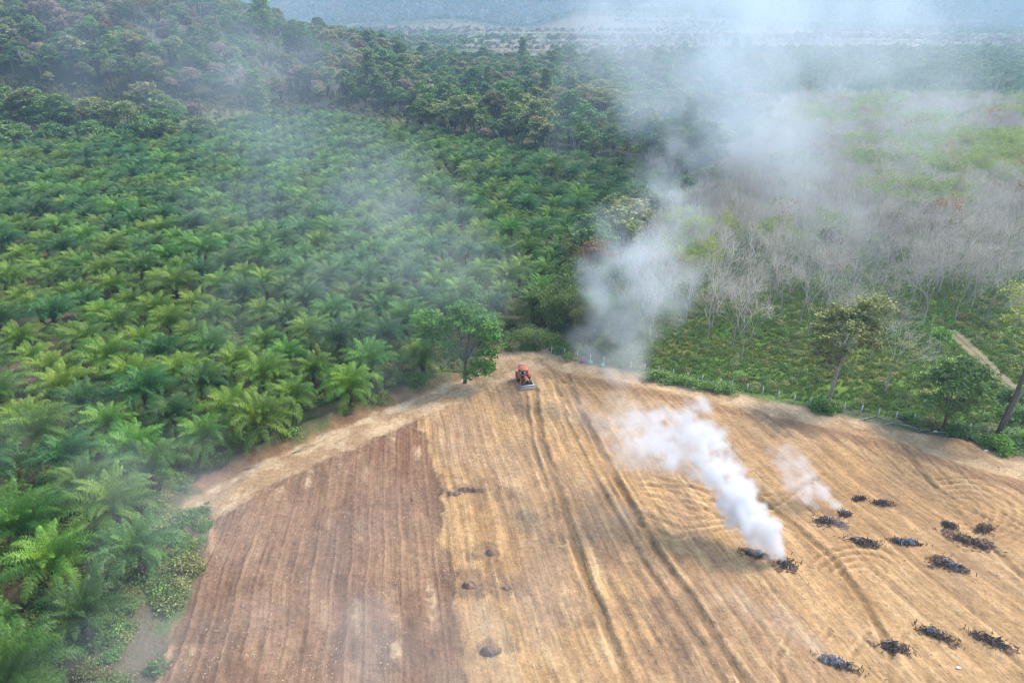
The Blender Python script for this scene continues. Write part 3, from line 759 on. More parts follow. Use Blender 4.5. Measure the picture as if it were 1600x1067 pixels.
d_edge = np.minimum(poly_dist(P_[:, 0], P_[:, 1], tr1), poly_dist(P_[:, 0], P_[:, 1], [G(110, 1110), G(172, 930), G(262, 800), G(330, 730)]))
ygz = fbm(P_[:, 0], P_[:, 1], 40, 3, 411)
_e = [k for k in range(len(P_)) if d_edge[k] < 7 and vis[k]]
_e.sort(key=lambda k: np.hypot(P_[k][0]-G(727, 598)[0], P_[k][1]-G(727, 598)[1]))
for i_, k in enumerate(_e[:20]): EDGE[k] = ORD[i_]+' from the lone bright tree, along the edge'
for k, (x, y) in enumerate(P_):
    u = px_[k]; yl = ygz[k]+(0.26 if (u < 420 and 340 < py_[k] < 660) else -0.05)
    q = rng.uniform()
    if yl > 0.62 and q < 0.42: v = 3
    elif yl > 0.5 and q < 0.7: v = [0, 1, 5][int(rng.integers(3))]
    else: v = [2, 4, 0, 5, 1, 2][int(rng.integers(6))]
    s = rng.uniform(0.84, 1.12); rz = rng.uniform(0, 2*pi)
    if vis[k] and nind < 300:
        nind += 1
        cw = ['bright green', 'mid green', 'deep green', 'yellow green', 'dark bluish green', 'full crowned green'][v]
        if d_edge[k] < 7:
            zl = 'at the edge of the ploughed field' if u > 330 else 'beside the weedy strip at the lower left'; grp = 'oil palms along the field edge'
        elif d_edge[k] < 18: zl = 'one row back from the edge of the field'; grp = 'oil palms near the field edge'
        elif y < 100: zl = 'inside the plantation nearest the camera'; grp = 'oil palms in the near plantation'
        elif y < 150: zl = 'in the middle of the plantation'; grp = 'oil palms in the middle plantation'
        else: zl = 'deep in the plantation towards the forest'; grp = 'oil palms deep in the plantation'
        if k in EDGE: zl = EDGE[k]
        o = place('palm%d' % v, x, y, float(gh(x, y)), rz, s, 'oil_palm', '%s oil palm %s' % (cw, zl), 'oil palm', grp)
    else: rest.append((x, y, float(gh(x, y)), rz, s, v))
rest = np.array(rest)
gn_scatter('palm_plantation', 'mass of oil palms filling the far end of the plantation', 'oil palms', rest[:, :3], rest[:, 3], rest[:, 4], rest[:, 5], ['palm%d' % i for i in range(6)])

# ------------------------------------------------------------------ rubber wood on the right
R_ = []
ang1 = radians(-20)
for i in range(-120, 120):
    for j in range(-120, 120):
        x = i*5.4; y = j*3.9; X = x*cos(ang1)-y*sin(ang1); Y = x*sin(ang1)+y*cos(ang1)+60
        R_.append((X+rng.normal(0, .5), Y+rng.normal(0, .5)))
R_ = np.array(R_); R_ = R_[inpoly(R_[:, 0], R_[:, 1], RUBZ)]
rx_, ry_ = proj(R_[:, 0], R_[:, 1], 0)
dpth = poly_dist(R_[:, 0], R_[:, 1], PATHR)
dfence = poly_dist(R_[:, 0], R_[:, 1], [G(945, 572), G(1100, 602), G(1250, 632), G(1400, 658), G(1700, 712)])
open_ = (R_[:, 1] < 118) & (rng.uniform(size=len(R_)) < 0.60)          # the front rows are sparse
openr = (rx_ > 1400) & (ry_ > 545) & (dpth > 0)
ok = (dpth > 3.2) & (dfence > 4.5) & ~open_ & ~openr & (rx_ > 985) & (rx_ < 1760)
ok &= ~((R_[:, 1] < 150) & (rng.uniform(size=len(R_)) < 0.25))
R_ = R_[ok]; R_ = R_[np.argsort(np.hypot(R_[:, 0], R_[:, 1]))]; rx_, ry_ = proj(R_[:, 0], R_[:, 1], 6)
print('rubber', len(R_))
rest = []; cnt = 0
keysR = ['bare0', 'bare1', 'bare2', 'bare3', 'lime0', 'lime1', 'dryorange', 'redtip', 'broad2']
lz = fbm(R_[:, 0], R_[:, 1], 22, 3, 421)
desc = {'bare': ('leafless pale grey tree', 'bare_tree'), 'lime': ('rubber tree with lime green leaves', 'rubber_tree'), 'dryo': ('half bare tree with orange leaves', 'rubber_tree'),
        'redt': ('bare tree with red leaf tips', 'rubber_tree'), 'broa': ('olive green leafy tree', 'broadleaf_tree')}
for k, (x, y) in enumerate(R_):
    right = sstep(1150, 1600, rx_[k]); far = sstep(130, 300, y)
    q = rng.uniform(); pl = np.clip((lz[k]-0.43)*3.4, 0, 1)*(0.12+0.55*far+0.65*right*sstep(110, 150, y)+0.08)*sstep(112, 140, y)
    if q < pl: v = 4 if rng.uniform() < 0.6 else 5
    elif q < pl+0.035*far+0.01: v = 6
    elif q < pl+0.035*far+0.035: v = 7
    elif q < pl+0.06 and y > 150: v = 8
    else: v = int(rng.integers(4))
    s = rng.uniform(0.78, 1.1); rz = rng.uniform(0, 2*pi); z = float(gh(x, y))
    if cnt < 300 and rx_[k] < 1640:
        cnt += 1; d_, nm = desc[keysR[v][:4]]
        zl = 'behind the fence' if y < 120 else ('behind the front trees' if y < 165 else 'deep in the hazy wood')
        sd_ = 'beside the smoke column' if rx_[k] < 1150 else ('around the leafy olive tree' if rx_[k] < 1380 else 'near the farm path')
        place(keysR[v], x, y, z, rz, s, nm, d_+' '+zl+' '+sd_, 'tree', ('rubber trees '+zl)[:60])
    else: rest.append((x, y, z, rz, s, v))
rest = np.array(rest)
gn_scatter('rubber_wood', 'grey leafless rubber wood with lime green crowns fading into smoke', 'wood', rest[:, :3], rest[:, 3], rest[:, 4], rest[:, 5], keysR)

# ------------------------------------------------------------------ forests, far plain and hills
def jgrid(y0, y1, sp_, umax=0.86):
    out_ = []; y = y0
    while y < y1:
        n = int(2*umax*y/sp_); xs = (np.arange(n)+0.5)*sp_-umax*y
        out_.append(np.stack([xs+rng.uniform(-.42, .42, n)*sp_, np.full(n, y)+rng.uniform(-.42, .42, n)*sp_], 1)); y += sp_
    return np.concatenate(out_)
def zpx(p): return proj(p[:, 0], p[:, 1], height(p[:, 0], p[:, 1]))
Q = jgrid(118, 660, 8.4)
u_, v_ = proj(Q[:, 0], Q[:, 1], 0)
notp = ~inpoly(Q[:, 0], Q[:, 1], PALMZ) & ~inpoly(Q[:, 0], Q[:, 1], RUBZ) & ~inpoly(Q[:, 0], Q[:, 1], FIELD)
bandm = (Q[:, 1] > 330) & (Q[:, 1] < 388) & (Q[:, 0] < -45)
cen = (u_ > 860)
rightfar = (u_ > 1190) & (Q[:, 1] > 395)
ok = notp & ~bandm & ~((u_ < 500) & (Q[:, 1] < 296)) & ~rightfar & (Q[:, 1] > 125) & (u_ > -120) & (u_ < 1720)
Q = Q[ok]
fk = ['broad0', 'broad1', 'broad2', 'broad3', 'broad4', 'broad5', 'broad6', 'broad7', 'emergent', 'bare0', 'bare2', 'coconut', 'bamboo1']
def pick(x, y):
    uu = x/y; t = float(fbm(x, y, 45, 3, 431)); q = rng.uniform()
    hillm = uu < -0.2 and y > 380
    if hillm and t > 0.47:   # dry reddish-brown patch on the slope
        return [4, 4, 2, 9, 10, 7, 6][int(rng.integers(7))] if q < 0.85 else 0
    if q < 0.015: return 8
    if q < 0.05: return 9
    if q < 0.12: return 11
    if q < 0.17: return 4
    if q < 0.25: return 3
    if q < 0.30: return 12
    return [0, 1, 2, 5, 6, 0, 1, 2, 6][int(rng.integers(9))]
Q = Q[np.argsort(np.hypot(Q[:, 0], Q[:, 1]))]
Qz = height(Q[:, 0], Q[:, 1]); qx, qy = proj(Q[:, 0], Q[:, 1], Qz+6)
kz = np.ones(len(Q), bool)
for ex, ey, ew, eh in ((421, 95, 22, 42), (468, 80, 26, 40), (409, 185, 16, 30), (467, 150, 12, 20)):
    kz &= ~((np.abs(qx-ex) < ew) & (np.abs(qy-ey) < eh))
print('forest', len(Q))
rest = []; cnt = 0
fd = ['dark green rounded broadleaf tree', 'tall dark green broadleaf tree', 'dull olive broadleaf tree', 'bright green broadleaf tree', 'dry brown leaved tree', 'low wide spreading green tree', 'large olive tree with broken crown', 'orange leaved tree', 'tall narrow emergent tree', 'leafless grey tree', 'leafless spreading grey tree', 'tall coconut palm', 'feathery olive bamboo clump']
sc_first = {}
for k, (x, y) in enumerate(Q):
    v = pick(x, y); s = rng.uniform(0.75, 1.55)*(1.0 if v < 8 else 0.8)*(1.1 if (x < -60 and y < 345) else 1.0)*(1.0 if kz[k] else 0.36); rz = rng.uniform(0, 2*pi)
    z = float(gh(x, y))
    if cnt < 300 and -20 < qx[k] < 1620 and qy[k] > 0:
        cnt += 1
        zl = 'in the belt behind the left palms' if x < -60 else ('in the mixed forest behind the palms' if qx[k] < 900 else 'at the forest edge beside the smoke')
        nm = {8: 'emergent_tree', 9: 'bare_tree', 10: 'bare_tree', 11: 'coconut_palm', 12: 'bamboo_clump'}.get(v, 'broadleaf_tree')
        place(fk[v], x, y, z, rz, s, nm, fd[v]+' '+zl, {'coconut_palm': 'palm', 'bamboo_clump': 'bamboo'}.get(nm, 'tree'), ('forest trees '+zl)[:60])
    else: rest.append((x, y, z, rz, s, v))
rest = np.array(rest)
gn_scatter('forest', 'mixed green and brown forest covering the slope and the ground behind the plantation', 'forest', rest[:, :3], rest[:, 3], rest[:, 4], rest[:, 5], fk)
Q = jgrid(344, 392, 3.4); Q = Q[(Q[:, 0] < -40) & (rng.uniform(size=len(Q)) < .55+.4*sstep(372, 384, Q[:, 1]))]; n = len(Q)
gn_scatter('scrub', 'low yellowish brown scrub in the clearing strip below the wooded slope', 'scrub', np.column_stack([Q, height(Q[:, 0], Q[:, 1])]), rng.uniform(0, 6.28, n), rng.uniform(.14, .34, n), rng.integers(0, 3, n), ['broad2', 'broad4', 'broad6'])
# palms and coconuts beyond the rubber wood
Q = jgrid(395, 900, 7.5); u_, v_ = proj(Q[:, 0], Q[:, 1], 0); Q = Q[(u_ > 1175) & (u_ < 1720) & (rng.uniform(size=len(Q)) < 0.92)]
n = len(Q); v = np.where(Q[:, 1] < 560, rng.integers(0, 3, n), rng.integers(1, 4, n))
gn_scatter('far_palm_grove', 'dusty green coconut and oil palms beyond the rubber wood', 'palm grove', np.column_stack([Q, height(Q[:, 0], Q[:, 1])]), rng.uniform(0, 6.28, n), rng.uniform(0.75, 1.15, n), v, ['coconut', 'palm2', 'farpalm', 'far0'])
# the plain
def masked(Q):
    x, y = Q[:, 0], Q[:, 1]
    fb = fbm(x*0.25, y, 110, 4, 91); st = fbm(x*0.2+300, y, 150, 3, 95)
    return ((fb > 0.60) & (y > 780)), ((st > 0.61) & (y > 1000))
Qa = jgrid(600, 1000, 9); Qb = jgrid(1000, 1900, 13); Qc = jgrid(1850, 3000, 15)
ua, va = proj(Qa[:, 0], Qa[:, 1], 0); Qa = Qa[~((ua > 1175) & (Qa[:, 1] < 900))]
out_ = []
for Qx, s0_ in ((Qa, 1.0), (Qb, 1.5), (Qc, 2.0)):
    n = len(Qx); t = fbm(Qx[:, 0]*0.5, Qx[:, 1], 160, 3, 441)
    v = np.where(t > 0.56, rng.choice([1, 2, 5], n), rng.choice([0, 1, 3, 3, 0, 6], n)); mk1, mk2 = masked(Qx); kp = ~((mk1 | mk2) & (Qx[:, 1] < 2000) & (rng.uniform(size=n) < .62)); Qx, mk1, mk2, t, v = Qx[kp], mk1[kp], mk2[kp], t[kp], v[kp]; n = len(Qx); v = np.where(mk1 & (Qx[:, 1] < 2000), 2, v); v = np.where(mk2 & ~mk1 & (Qx[:, 1] < 2000), rng.choice([1, 4, 1], n), v); v = np.where(rng.uniform(size=n) < 0.02, 4, v)
    sc2 = s0_*rng.uniform(0.6, 1.15, n)*(0.8 if s0_ == 1 else 0.72)*np.where((mk1 | mk2) & (Qx[:, 1] < 2000), .42, 1)
    out_.append(np.column_stack([Qx, height(Qx[:, 0], Qx[:, 1])-0.5, rng.uniform(0, 6.28, n), sc2, v]))
out_ = np.concatenate(out_); print('far', len(out_))
gn_scatter('distant_woods', 'hazy woods and plantations spread over the plain and the blue hills', 'woods', out_[:, :3], out_[:, 3], out_[:, 4], out_[:, 5], ['far0', 'far1', 'far2', 'far3', 'far4', 'farbare', 'farpalm'])

# ------------------------------------------------------------------ single trees that stand out
def special(name, parts, xy, rz, s, label, cat='tree', z=None, group=None):
    z = float(gh(xy[0], xy[1])) if z is None else z
    r = empty(name, (xy[0], xy[1], z), rz, s)
    for nm, me, mt in parts: ob(nm, setm(me, mt), parent=r)
    tag(r, label, cat, group); return r
def lobe(x, y, z, R): return (np.array([x, y, z], float), R)

g = G(727, 598)
t, c = broad_tree(501, h=14.5, spread=5.4, fork=0.28, n=10, rad=0.26, leaf=0.24, nleaf=11000, lobe=0.34, flat=0.85,
                  cz=[lobe(3.4, -1, 5.0, 2.0), lobe(2.6, -1.5, 3.0, 1.9), lobe(4.4, -0.5, 7.4, 2.0), lobe(1.0, -2.4, 2.6, 1.3), lobe(-4.0, 0, 9, 2.1), lobe(-2.0, -1.5, 5.6, 1.3), lobe(-5.6, 0.5, 10.5, 2.3), lobe(-5.4, 1, 7.4, 2.0)])
special('broadleaf_tree', [('trunk', t, M_bark), ('crown', c, M_bright)], g, 0, 1.0, 'bright green leafy tree at the track bend left of the tractor')
g = G(1293, 626)
t, c = broad_tree(502, h=16.5, spread=4.6, fork=0.45, n=8, rad=0.30, leaf=0.26, nleaf=9000, lobe=0.33, flat=0.9, lean=(0.2, 0),
                  cz=[lobe(4.2, 1, 14.5, 2.7), lobe(3.0, -0.5, 12.3, 2.2), lobe(-2.8, -0.5, 9.0, 1.9), lobe(-2.2, 0, 7.2, 1.7), lobe(-3.2, 0.3, 11.6, 1.6), lobe(4.2, 0, 9.4, 1.6)])
special('broadleaf_tree', [('trunk', t, M_barkp), ('crown', c, M_olive)], g, 0, 1.0, 'tall olive leaved tree with a pale pinkish trunk behind the fence')
g = G(1473, 668)
t, c = broad_tree(503, h=11.5, spread=5.2, fork=0.22, n=12, rad=0.22, leaf=0.22, nleaf=11000, lobe=0.34, flat=0.8, cz=[lobe(0, -1, 3.6, 2.1), lobe(-2.8, 0, 4.2, 1.7), lobe(3.0, 0, 3.8, 1.7)])
special('broadleaf_tree', [('trunk', t, M_bark), ('crown', c, M_green)], g, 0, 1.0, 'dark green bushy tree by the debris at the right fence end')
# leaning half bare tree at the right edge
r_ = np.random.default_rng(504); tb = MB(); g = G(1556, 686)
pth = np.array([[0, 0, -.4], [0.2, 0, 3.5], [0.5, 0, 7.5], [0.8, .3, 11.5], [1.3, .6, 15.5], [1.6, 1.0, 20]]); tb.path(pth, [0.40, 0.33, 0.29, 0.24, 0.18, 0.09], 10)
tw = MB(); S0 = []; base = []
for i in range(13):
    z = r_.uniform(9.5, 20); p0 = np.array([np.interp(z, pth[:, 2], pth[:, k]) for k in range(3)]); a = r_.uniform(0, 6.28)
    p1 = p0+np.array([cos(a)*3.2, sin(a)*3.2, r_.uniform(0.8, 2.6)]); tb.segs([p0], [p1], [0.13], [0.06], 5); base.append((p0, p1))
cur = base
for lv in range(4):
    nw = []
    for a, b in cur:
        d = (b-a)/np.linalg.norm(b-a)
        for k in range(3):
            st_ = a+(b-a)*r_.uniform(0.5, 1.0); nd = d+r_.normal(0, 0.55, 3)+[0, 0, .15]; nd /= np.linalg.norm(nd); nw.append((st_, st_+nd*[2.2, 1.5, 1.0, 0.7][lv]*r_.uniform(.7, 1.2)))
    tw.segs([s[0] for s in nw], [s[1] for s in nw], [[.05, .03, .018, .012][lv]]*len(nw), [[.03, .018, .012, .01][lv]]*len(nw), 3); cur = nw
lf = MB(); tp_ = np.array([s[1] for s in cur])[r_.integers(0, len(cur), 150)]
leaves(lf, np.repeat(tp_, 16, 0)+r_.normal(0, .4, (2400, 3)), 0.2, r_, .5, np.repeat(r_.uniform(0, 1, 150), 16))
special('leaning_tree', [('trunk', tb.mesh('trunk', True), M_bark), ('twig', tw.mesh('twig'), M_bare), ('crown', lf.mesh('crown'), M_lime)], g, 0, 1.0,
        'large leaning dark trunked tree with thin twigs at the right edge')
# slender pale trunks
def slender(seed, h, rad=0.07, tuft=True, lean=0.5, dry=False):
    r = np.random.default_rng(seed); mb = MB(); zs = np.linspace(-.2, h, 8)
    mb.path(np.stack([lean*(zs/h)**2+0.05*np.sin(zs), 0.04*np.cos(zs), zs], 1), np.linspace(rad*1.3, rad*0.6, 8), 6); out = [('trunk', mb.mesh('trunk', True), M_barkp)]
    cb = MB(); c = np.array([lean, 0, h])+r.normal(0, 1, (30, 3))*[0.45, 0.45, 0.7]
    leaves(cb, np.repeat(c, 10, 0)+r.normal(0, .2, (300, 3)), 0.17, r, .2, None, .4)
    out.append(('crown', cb.mesh('crown'), M_brown if dry else M_green)); return out
for i, (px_i, py_i, h, ln, dry, lb_) in enumerate([(679, 592, 8.5, 0.1, True, 'slender pale pole tree with a dry brown top, leftmost beside the bright green tree'),
        (694, 577, 8.0, -0.1, False, 'slender pale pole tree standing in shade between two others by the bright tree'),
        (711, 581, 7.5, 0.1, False, 'slender pale pole tree closest to the trunk of the bright green tree'),
        (1531, 656, 9.0, 1.0, False, 'thin white trunked tree between the bushy tree and the leaning tree'),
        (1574, 662, 9.5, 1.6, False, 'thin white trunked tree right of the big leaning trunk')]):
    special('slender_tree', slender(510+i, h, 0.085, True, ln, dry), G(px_i, py_i), 0, 1.0, lb_)
# small areca palm, orange tree, bamboo, shrubs
_, c = palm_mesh(520, 15, 2.5, 26, 8.2, dead=1); tb = MB(); zs = np.linspace(-.3, 8.3, 10)
tb.path(np.stack([0*zs, 0.1*np.sin(zs*.5), zs], 1), np.linspace(0.14, 0.09, 10), 7)
special('areca_palm', [('trunk', tb.mesh('trunk', True), M_barkp), ('crown', c, M_palm)], G(1447, 603), 0, 1.0, 'small slim palm standing alone in the bare rubber trees', 'palm')
t, c = broad_tree(521, h=15, spread=4.4, fork=0.5, n=8, rad=0.25, leaf=0.26, nleaf=5000, lobe=0.34)
special('orange_tree', [('trunk', t, M_bark), ('crown', c, M_orange)], G(930, 480), 0, 1.0, 'orange brown leaved tree between the palms and the smoke column')
for i, (a, b, s, lb_) in enumerate([(868, 520, 1.15, 'dark bamboo clump at the palm edge behind the tractor'), (893, 500, 1.25, 'tall olive bamboo clump in the middle of the bamboo group'), (912, 540, 0.95, 'arching green bamboo clump leaning over the fence posts'),
        (936, 525, 1.05, 'bamboo clump touching the left side of the smoke column'), (950, 492, 1.2, 'bamboo clump half veiled by the smoke'), (905, 462, 1.3, 'rearmost bamboo clump below the orange tree'), (975, 540, 0.9, 'low bamboo clump inside the smoke behind the fence')]):
    g = G(a, b); place('bamboo%d' % (i % 3), g[0], g[1], float(gh(*g)), i*1.3, s, 'bamboo_clump', lb_, 'bamboo', 'bamboo clumps by the track bend')
g = G(895, 545); t, c = broad_tree(522, h=12, spread=4.2, fork=0.3, n=9, rad=0.2, leaf=0.24, nleaf=7000); special('broadleaf_tree', [('trunk', t, M_bark), ('crown', c, M_green)], G(928, 505), 0, 1.0, 'dark leafy tree among the bamboo clumps left of the smoke')
# drooping hedge of fallen bamboo at the head of the track
r_ = np.random.default_rng(530); hb_ = MB(); hs_ = MB(); a0 = G(797, 552); a1 = G(872, 546)
cs = []
for i in range(70):
    q = r_.uniform(); p = a0*(1-q)+a1*q+r_.normal(0, .6, 2)+[0, 1.2]; top = 1.2+2.2*sin(pi*min(1, q+.15))*r_.uniform(.5, 1.1)
    cs.append([p[0]-a0[0], p[1]-a0[1], top]); hs_.segs([[p[0]-a0[0], p[1]-a0[1]+.6, 0]], [cs[-1]], [.03], [.012], 3)
cs = np.array(cs); leaves(hb_, np.repeat(cs, 48, 0)+r_.normal(0, 1, (70*48, 3))*[.6, .5, .5], .24, r_, .3, np.repeat(r_.uniform(0, 1, 70), 48), .3)
special('bamboo_hedge', [('culm', hs_.mesh('culm'), M_brown), ('foliage', hb_.mesh('foliage'), M_green)], a0, 0, 1.0, 'low drooping heap of bamboo leaves at the end of the track', 'bamboo')
# creeper covered stretch of the fence line
r_ = np.random.default_rng(531); b0 = G(1012, 592); b1 = G(1142, 614); hb_ = MB(); k = 170; q = r_.uniform(size=k)
cs = np.column_stack([(b1-b0)[0]*q+r_.normal(0, .5, k), (b1-b0)[1]*q+r_.normal(0, .55, k)+.3, r_.uniform(.2, 1.35, k)*(0.7+.3*np.sin(q*17))])
leaves(hb_, np.repeat(cs, 40, 0)+r_.normal(0, 1, (k*40, 3))*[.42, .38, .26], .17, r_, .5, np.repeat(r_.uniform(0, .8, k), 40))
hs_ = MB(); hs_.segs(cs[::3]*[1, 1, 0], cs[::3], [.02]*len(cs[::3]), [.01]*len(cs[::3]), 3)
special('hedge', [('stem', hs_.mesh('stem'), M_bark), ('foliage', hb_.mesh('foliage'), M_green)], b0, 0, 1.0, 'green creeper hedge grown over the fence right of the smoke', 'hedge')
SH = [(1283, 640, 1.0, 1, 'round dark shrub at the foot of the pale trunked tree'), (1300, 636, .8, 0, 'small shrub right of the pale trunked tree'), (1560, 700, 1.2, 1, 'green shrub at the foot of the leaning tree'), (1538, 694, .8, 0, 'small shrub left of the leaning tree foot'),
      (1590, 690, 1.2, 0, 'shrub at the right picture edge behind the soil bank'), (1500, 678, 1.0, 0, 'shrub between the bushy tree and the leaning tree'), (1450, 665, .9, 2, 'shrub left of the bushy tree trunk'), (1425, 655, .8, 1, 'low shrub at the last white fence post'),
      (650, 606, .8, 0, 'shrub under the outer palms left of the pole trees'), (765, 577, .6, 1, 'small bush right of the bright green tree'), (1590, 655, 1.4, 0, 'tall dark shrub right of the thin white trunks'), (1580, 625, 1.3, 0, 'dark shrub beside the farm path')]
for a, b, s, v, lb_ in SH:
    g = G(a, b); place('shrub%d' % v, g[0], g[1], float(gh(*g)), a*0.7, s, 'shrub', lb_, 'shrub', 'shrubs along the field edge')
# trees that stand out on the hill
t, c = conifer_tree(540, 46, 7.5, 0.6, 9000, 0.42); p = GH(421, 97)
special('emergent_tree', [('trunk', t, M_barkp), ('crown', c, M_green)], p[:2], 0, 1.0, 'tallest tree with a bare white trunk on the slope', z=float(height(p[0], p[1])))
t, c = broad_tree(541, h=24, spread=9.5, fork=0.15, n=14, rad=0.45, leaf=0.6, nleaf=13000, lobe=0.38, flat=1.0, cz=[lobe(0, -2, 16, 6), lobe(-4, -2, 10, 5), lobe(4, -2, 10, 5), lobe(0, -4, 6, 5), lobe(-6, 0, 6, 4), lobe(6, 0, 6, 4)]); p = GH(468, 92)
special('broadleaf_tree', [('trunk', t, M_bark), ('crown', c, M_bright)], p[:2], 0, 1.0, 'bright green domed tree right of the tallest tree on the slope', z=float(height(p[0], p[1])))
t, c = conifer_tree(542, 27, 6.0, 0.55, 7000, 0.3); g = G(409, 206)
special('emergent_tree', [('trunk', t, M_barkp), ('crown', c, M_green)], g, 0, 1.0, 'tall narrow tree rising from the far palm edge below the clearing')
t, c = broad_tree(543, h=17, spread=6, fork=0.5, n=9, rad=0.3, leaf=0.5, nleaf=4000); p = GH(467, 158)
special('broadleaf_tree', [('trunk', t, M_barkp), ('crown', c, M_brown)], p[:2], 0, 1.0, 'brown crowned tree with a short white trunk above the clearing', z=float(height(p[0], p[1])))
for i, (a, b) in enumerate([(150, 232), (215, 236), (265, 232), (90, 238), (30, 240), (320, 226), (180, 205), (240, 200), (60, 205), (120, 200)]):
    g = G(a, b); place('broad5', g[0], g[1], float(gh(*g)), i*1.1, 1.35, 'broadleaf_tree', 'wide spreading dark green tree in the belt at the far left palm edge', 'tree', 'wide trees behind the left palms')

# ------------------------------------------------------------------ fence
M_conc = solid_mat('concrete', (0.62, 0.60, 0.56), (0.45, 0.43, 0.40), 8, 0.9)
M_wire = solid_mat('wire', (0.25, 0.25, 0.25), rough=0.5, metal=0.8)
FL = [G(*p) for p in [(862, 553), (900, 560), (1004, 580), (1074, 592), (1145, 606), (1193, 617), (1243, 629), (1269, 633), (1318, 641), (1371, 650), (1435, 660), (1500, 671), (1600, 690)]]
cum = np.concatenate([[0], np.cumsum([np.hypot(*(b-a)) for a, b in zip(FL[:-1], FL[1:])])]); FL = np.array(FL)
fe = empty('fence', (FL[0][0], FL[0][1], 0)); tag(fe, 'wire fence on white concrete posts between the ploughed field and the green rubber wood', 'fence')
pp = []
for k, d in enumerate(np.arange(0, cum[-1], 2.35)):
    x = np.interp(d, cum, FL[:, 0]); y = np.interp(d, cum, FL[:, 1])
    if k % 7 == 5: continue
    mb = MB(); z = float(gh(x, y)); tl = np.random.default_rng(k).normal(0, .03, 2)
    R = Matrix.Rotation(tl[0], 3, 'X')@Matrix.Rotation(tl[1], 3, 'Y')
    mb.box((0, 0, .6), (.15, .15, 1.5), R); mb.box((0, 0, 1.4), (.15, .15, .1), R, taper=.5)
    o = ob('post', mb.mesh('post'), M_conc, fe); o.location = (x-FL[0][0], y-FL[0][1], z); pp.append((x-FL[0][0], y-FL[0][1], z))
pp = np.array(pp)
for hh in (.45, .8, 1.15):
    mb = MB(); q = pp+[0, -0.09, hh]; mb.segs(q[:-1], q[1:], [.009]*(len(q)-1), [.009]*(len(q)-1), 3); ob('wire', mb.mesh('wire'), M_wire, fe)

# ------------------------------------------------------------------ tractor with a front blade
M_red = solid_mat('orange_red_paint', (0.55, 0.12, 0.06), (0.40, 0.155, 0.095), 2.5, 0.55, spec=0.4)
M_roof = solid_mat('faded_orange_paint', (0.62, 0.20, 0.11), (0.50, 0.16, 0.09), 2.5, 0.55)
M_tyre = solid_mat('tyre_rubber', (0.045, 0.04, 0.036), (0.10, 0.075, 0.05), 5, 0.95)
M_steel = solid_mat('worn_steel', (0.60, 0.60, 0.62), (0.42, 0.41, 0.42), 3, 0.45, 0.35)
M_dark = solid_mat('dark_metal', (0.05, 0.05, 0.05), rough=0.6, metal=0.3)
M_rim = solid_mat('rim_paint', (0.55, 0.16, 0.09), rough=0.6)
def bevel_mesh(mb, name, w_=0.03):
    import bmesh
    me = mb.mesh(name); bm = bmesh.new(); bm.from_mesh(me); bmesh.ops.bevel(bm, geom=list(bm.edges), offset=w_, segments=2, affect='EDGES', clamp_overlap=True)
    bm.to_mesh(me); bm.free(); return me
def wheel(R, w_, nm, parent, pos):
    prof = [(R*.60, -w_*.40), (R*.88, -w_*.5), (R*.97, -w_*.42), (R, -w_*.2), (R, w_*.2), (R*.97, w_*.42), (R*.88, w_*.5), (R*.60, w_*.40)]
    n = 36; mb = MB(); th = np.arange(n)*2*pi/n
    V = np.array([[r*cos(t), y, r*sin(t)] for t in th for r, y in prof]); m = len(prof); F4 = []
    for i in range(n):
        for j in range(m): F4.append([i*m+j, ((i+1) % n)*m+j, ((i+1) % n)*m+(j+1) % m, i*m+(j+1) % m])
    mb.add(V, [np.array(F4)])
    for i in range(22):
        a = i*2*pi/22; s_ = 1 if i % 2 else -1
        Rm = Matrix.Rotation(-a, 3, 'Y')@Matrix.Rotation(0.6*s_, 3, 'X')
        mb.box((cos(a)*R*1.01, s_*w_*.22, sin(a)*R*1.01), (R*.07, w_*.5, R*.07), Rm)
    tyre = ob(nm+'_wheel', mb.mesh('tyre'), M_tyre, parent); tyre.location = pos
    rb_ = MB(); prof = [(0.02, .06), (R*.2, .07), (R*.25, .0), (R*.5, -.02), (R*.6, w_*.36), (R*.63, w_*.4)]
    for sg in (1, -1):
        V = np.array([[r*cos(t), sg*(y+.02), r*sin(t)] for t in th for r, y in prof]); m = len(prof)
        rb_.add(V, [np.array([[i*m+j, ((i+1) % n)*m+j, ((i+1) % n)*m+j+1, i*m+j+1] for i in range(n) for j in range(m-1)])])
    ob('rim', rb_.mesh('rim', True), M_rim, tyre)
g = G(819, 599)
tr = empty('tractor', (g[0], g[1], float(gh(*g))-0.05), radians(-90+14), 1.0)
tag(tr, 'orange red farm tractor with roof canopy and front dozer blade on the ploughed field', 'tractor')
# x forward, length about 3.9 m
mb = MB(); mb.box((1.05, 0, 1.22), (1.65, .62, .55), taper=.9); mb.box((1.05, 0, .86), (1.5, .5, .3)); ob('hood', bevel_mesh(mb, 'hood', .05), M_red, tr)
mb = MB(); mb.box((1.9, 0, 1.08), (.06, .5, .62)); 
for z in np.linspace(.85, 1.3, 6): mb.box((1.94, 0, z), (.03, .46, .03))
ob('grille', mb.mesh('grille'), M_dark, tr)
for s_ in (-1, 1):
    mb = MB(); mb.path([[1.9, s_*.2, 1.42], [1.97, s_*.2, 1.42]], .08, 12); ob('headlight', mb.mesh('headlight'), M_steel, tr)
mb = MB(); mb.box((.3, 0, .78), (2.6, .42, .36)); mb.box((-.7, 0, .85), (.7, .9, .4)); mb.path([[-.75, -.8, .82], [-.75, .8, .82]], .12, 10); mb.path([[1.45, -.72, .5], [1.45, .72, .5]], .08, 8); mb.box((1.45, 0, .62), (.25, .3, .3)); ob('chassis', mb.mesh('chassis'), M_dark, tr)
for s_ in (-1, 1): wheel(.78, .46, 'rear', tr, (-.75, s_*.86, .78))
for s_ in (-1, 1): wheel(.46, .30, 'front', tr, (1.45, s_*.74, .46))
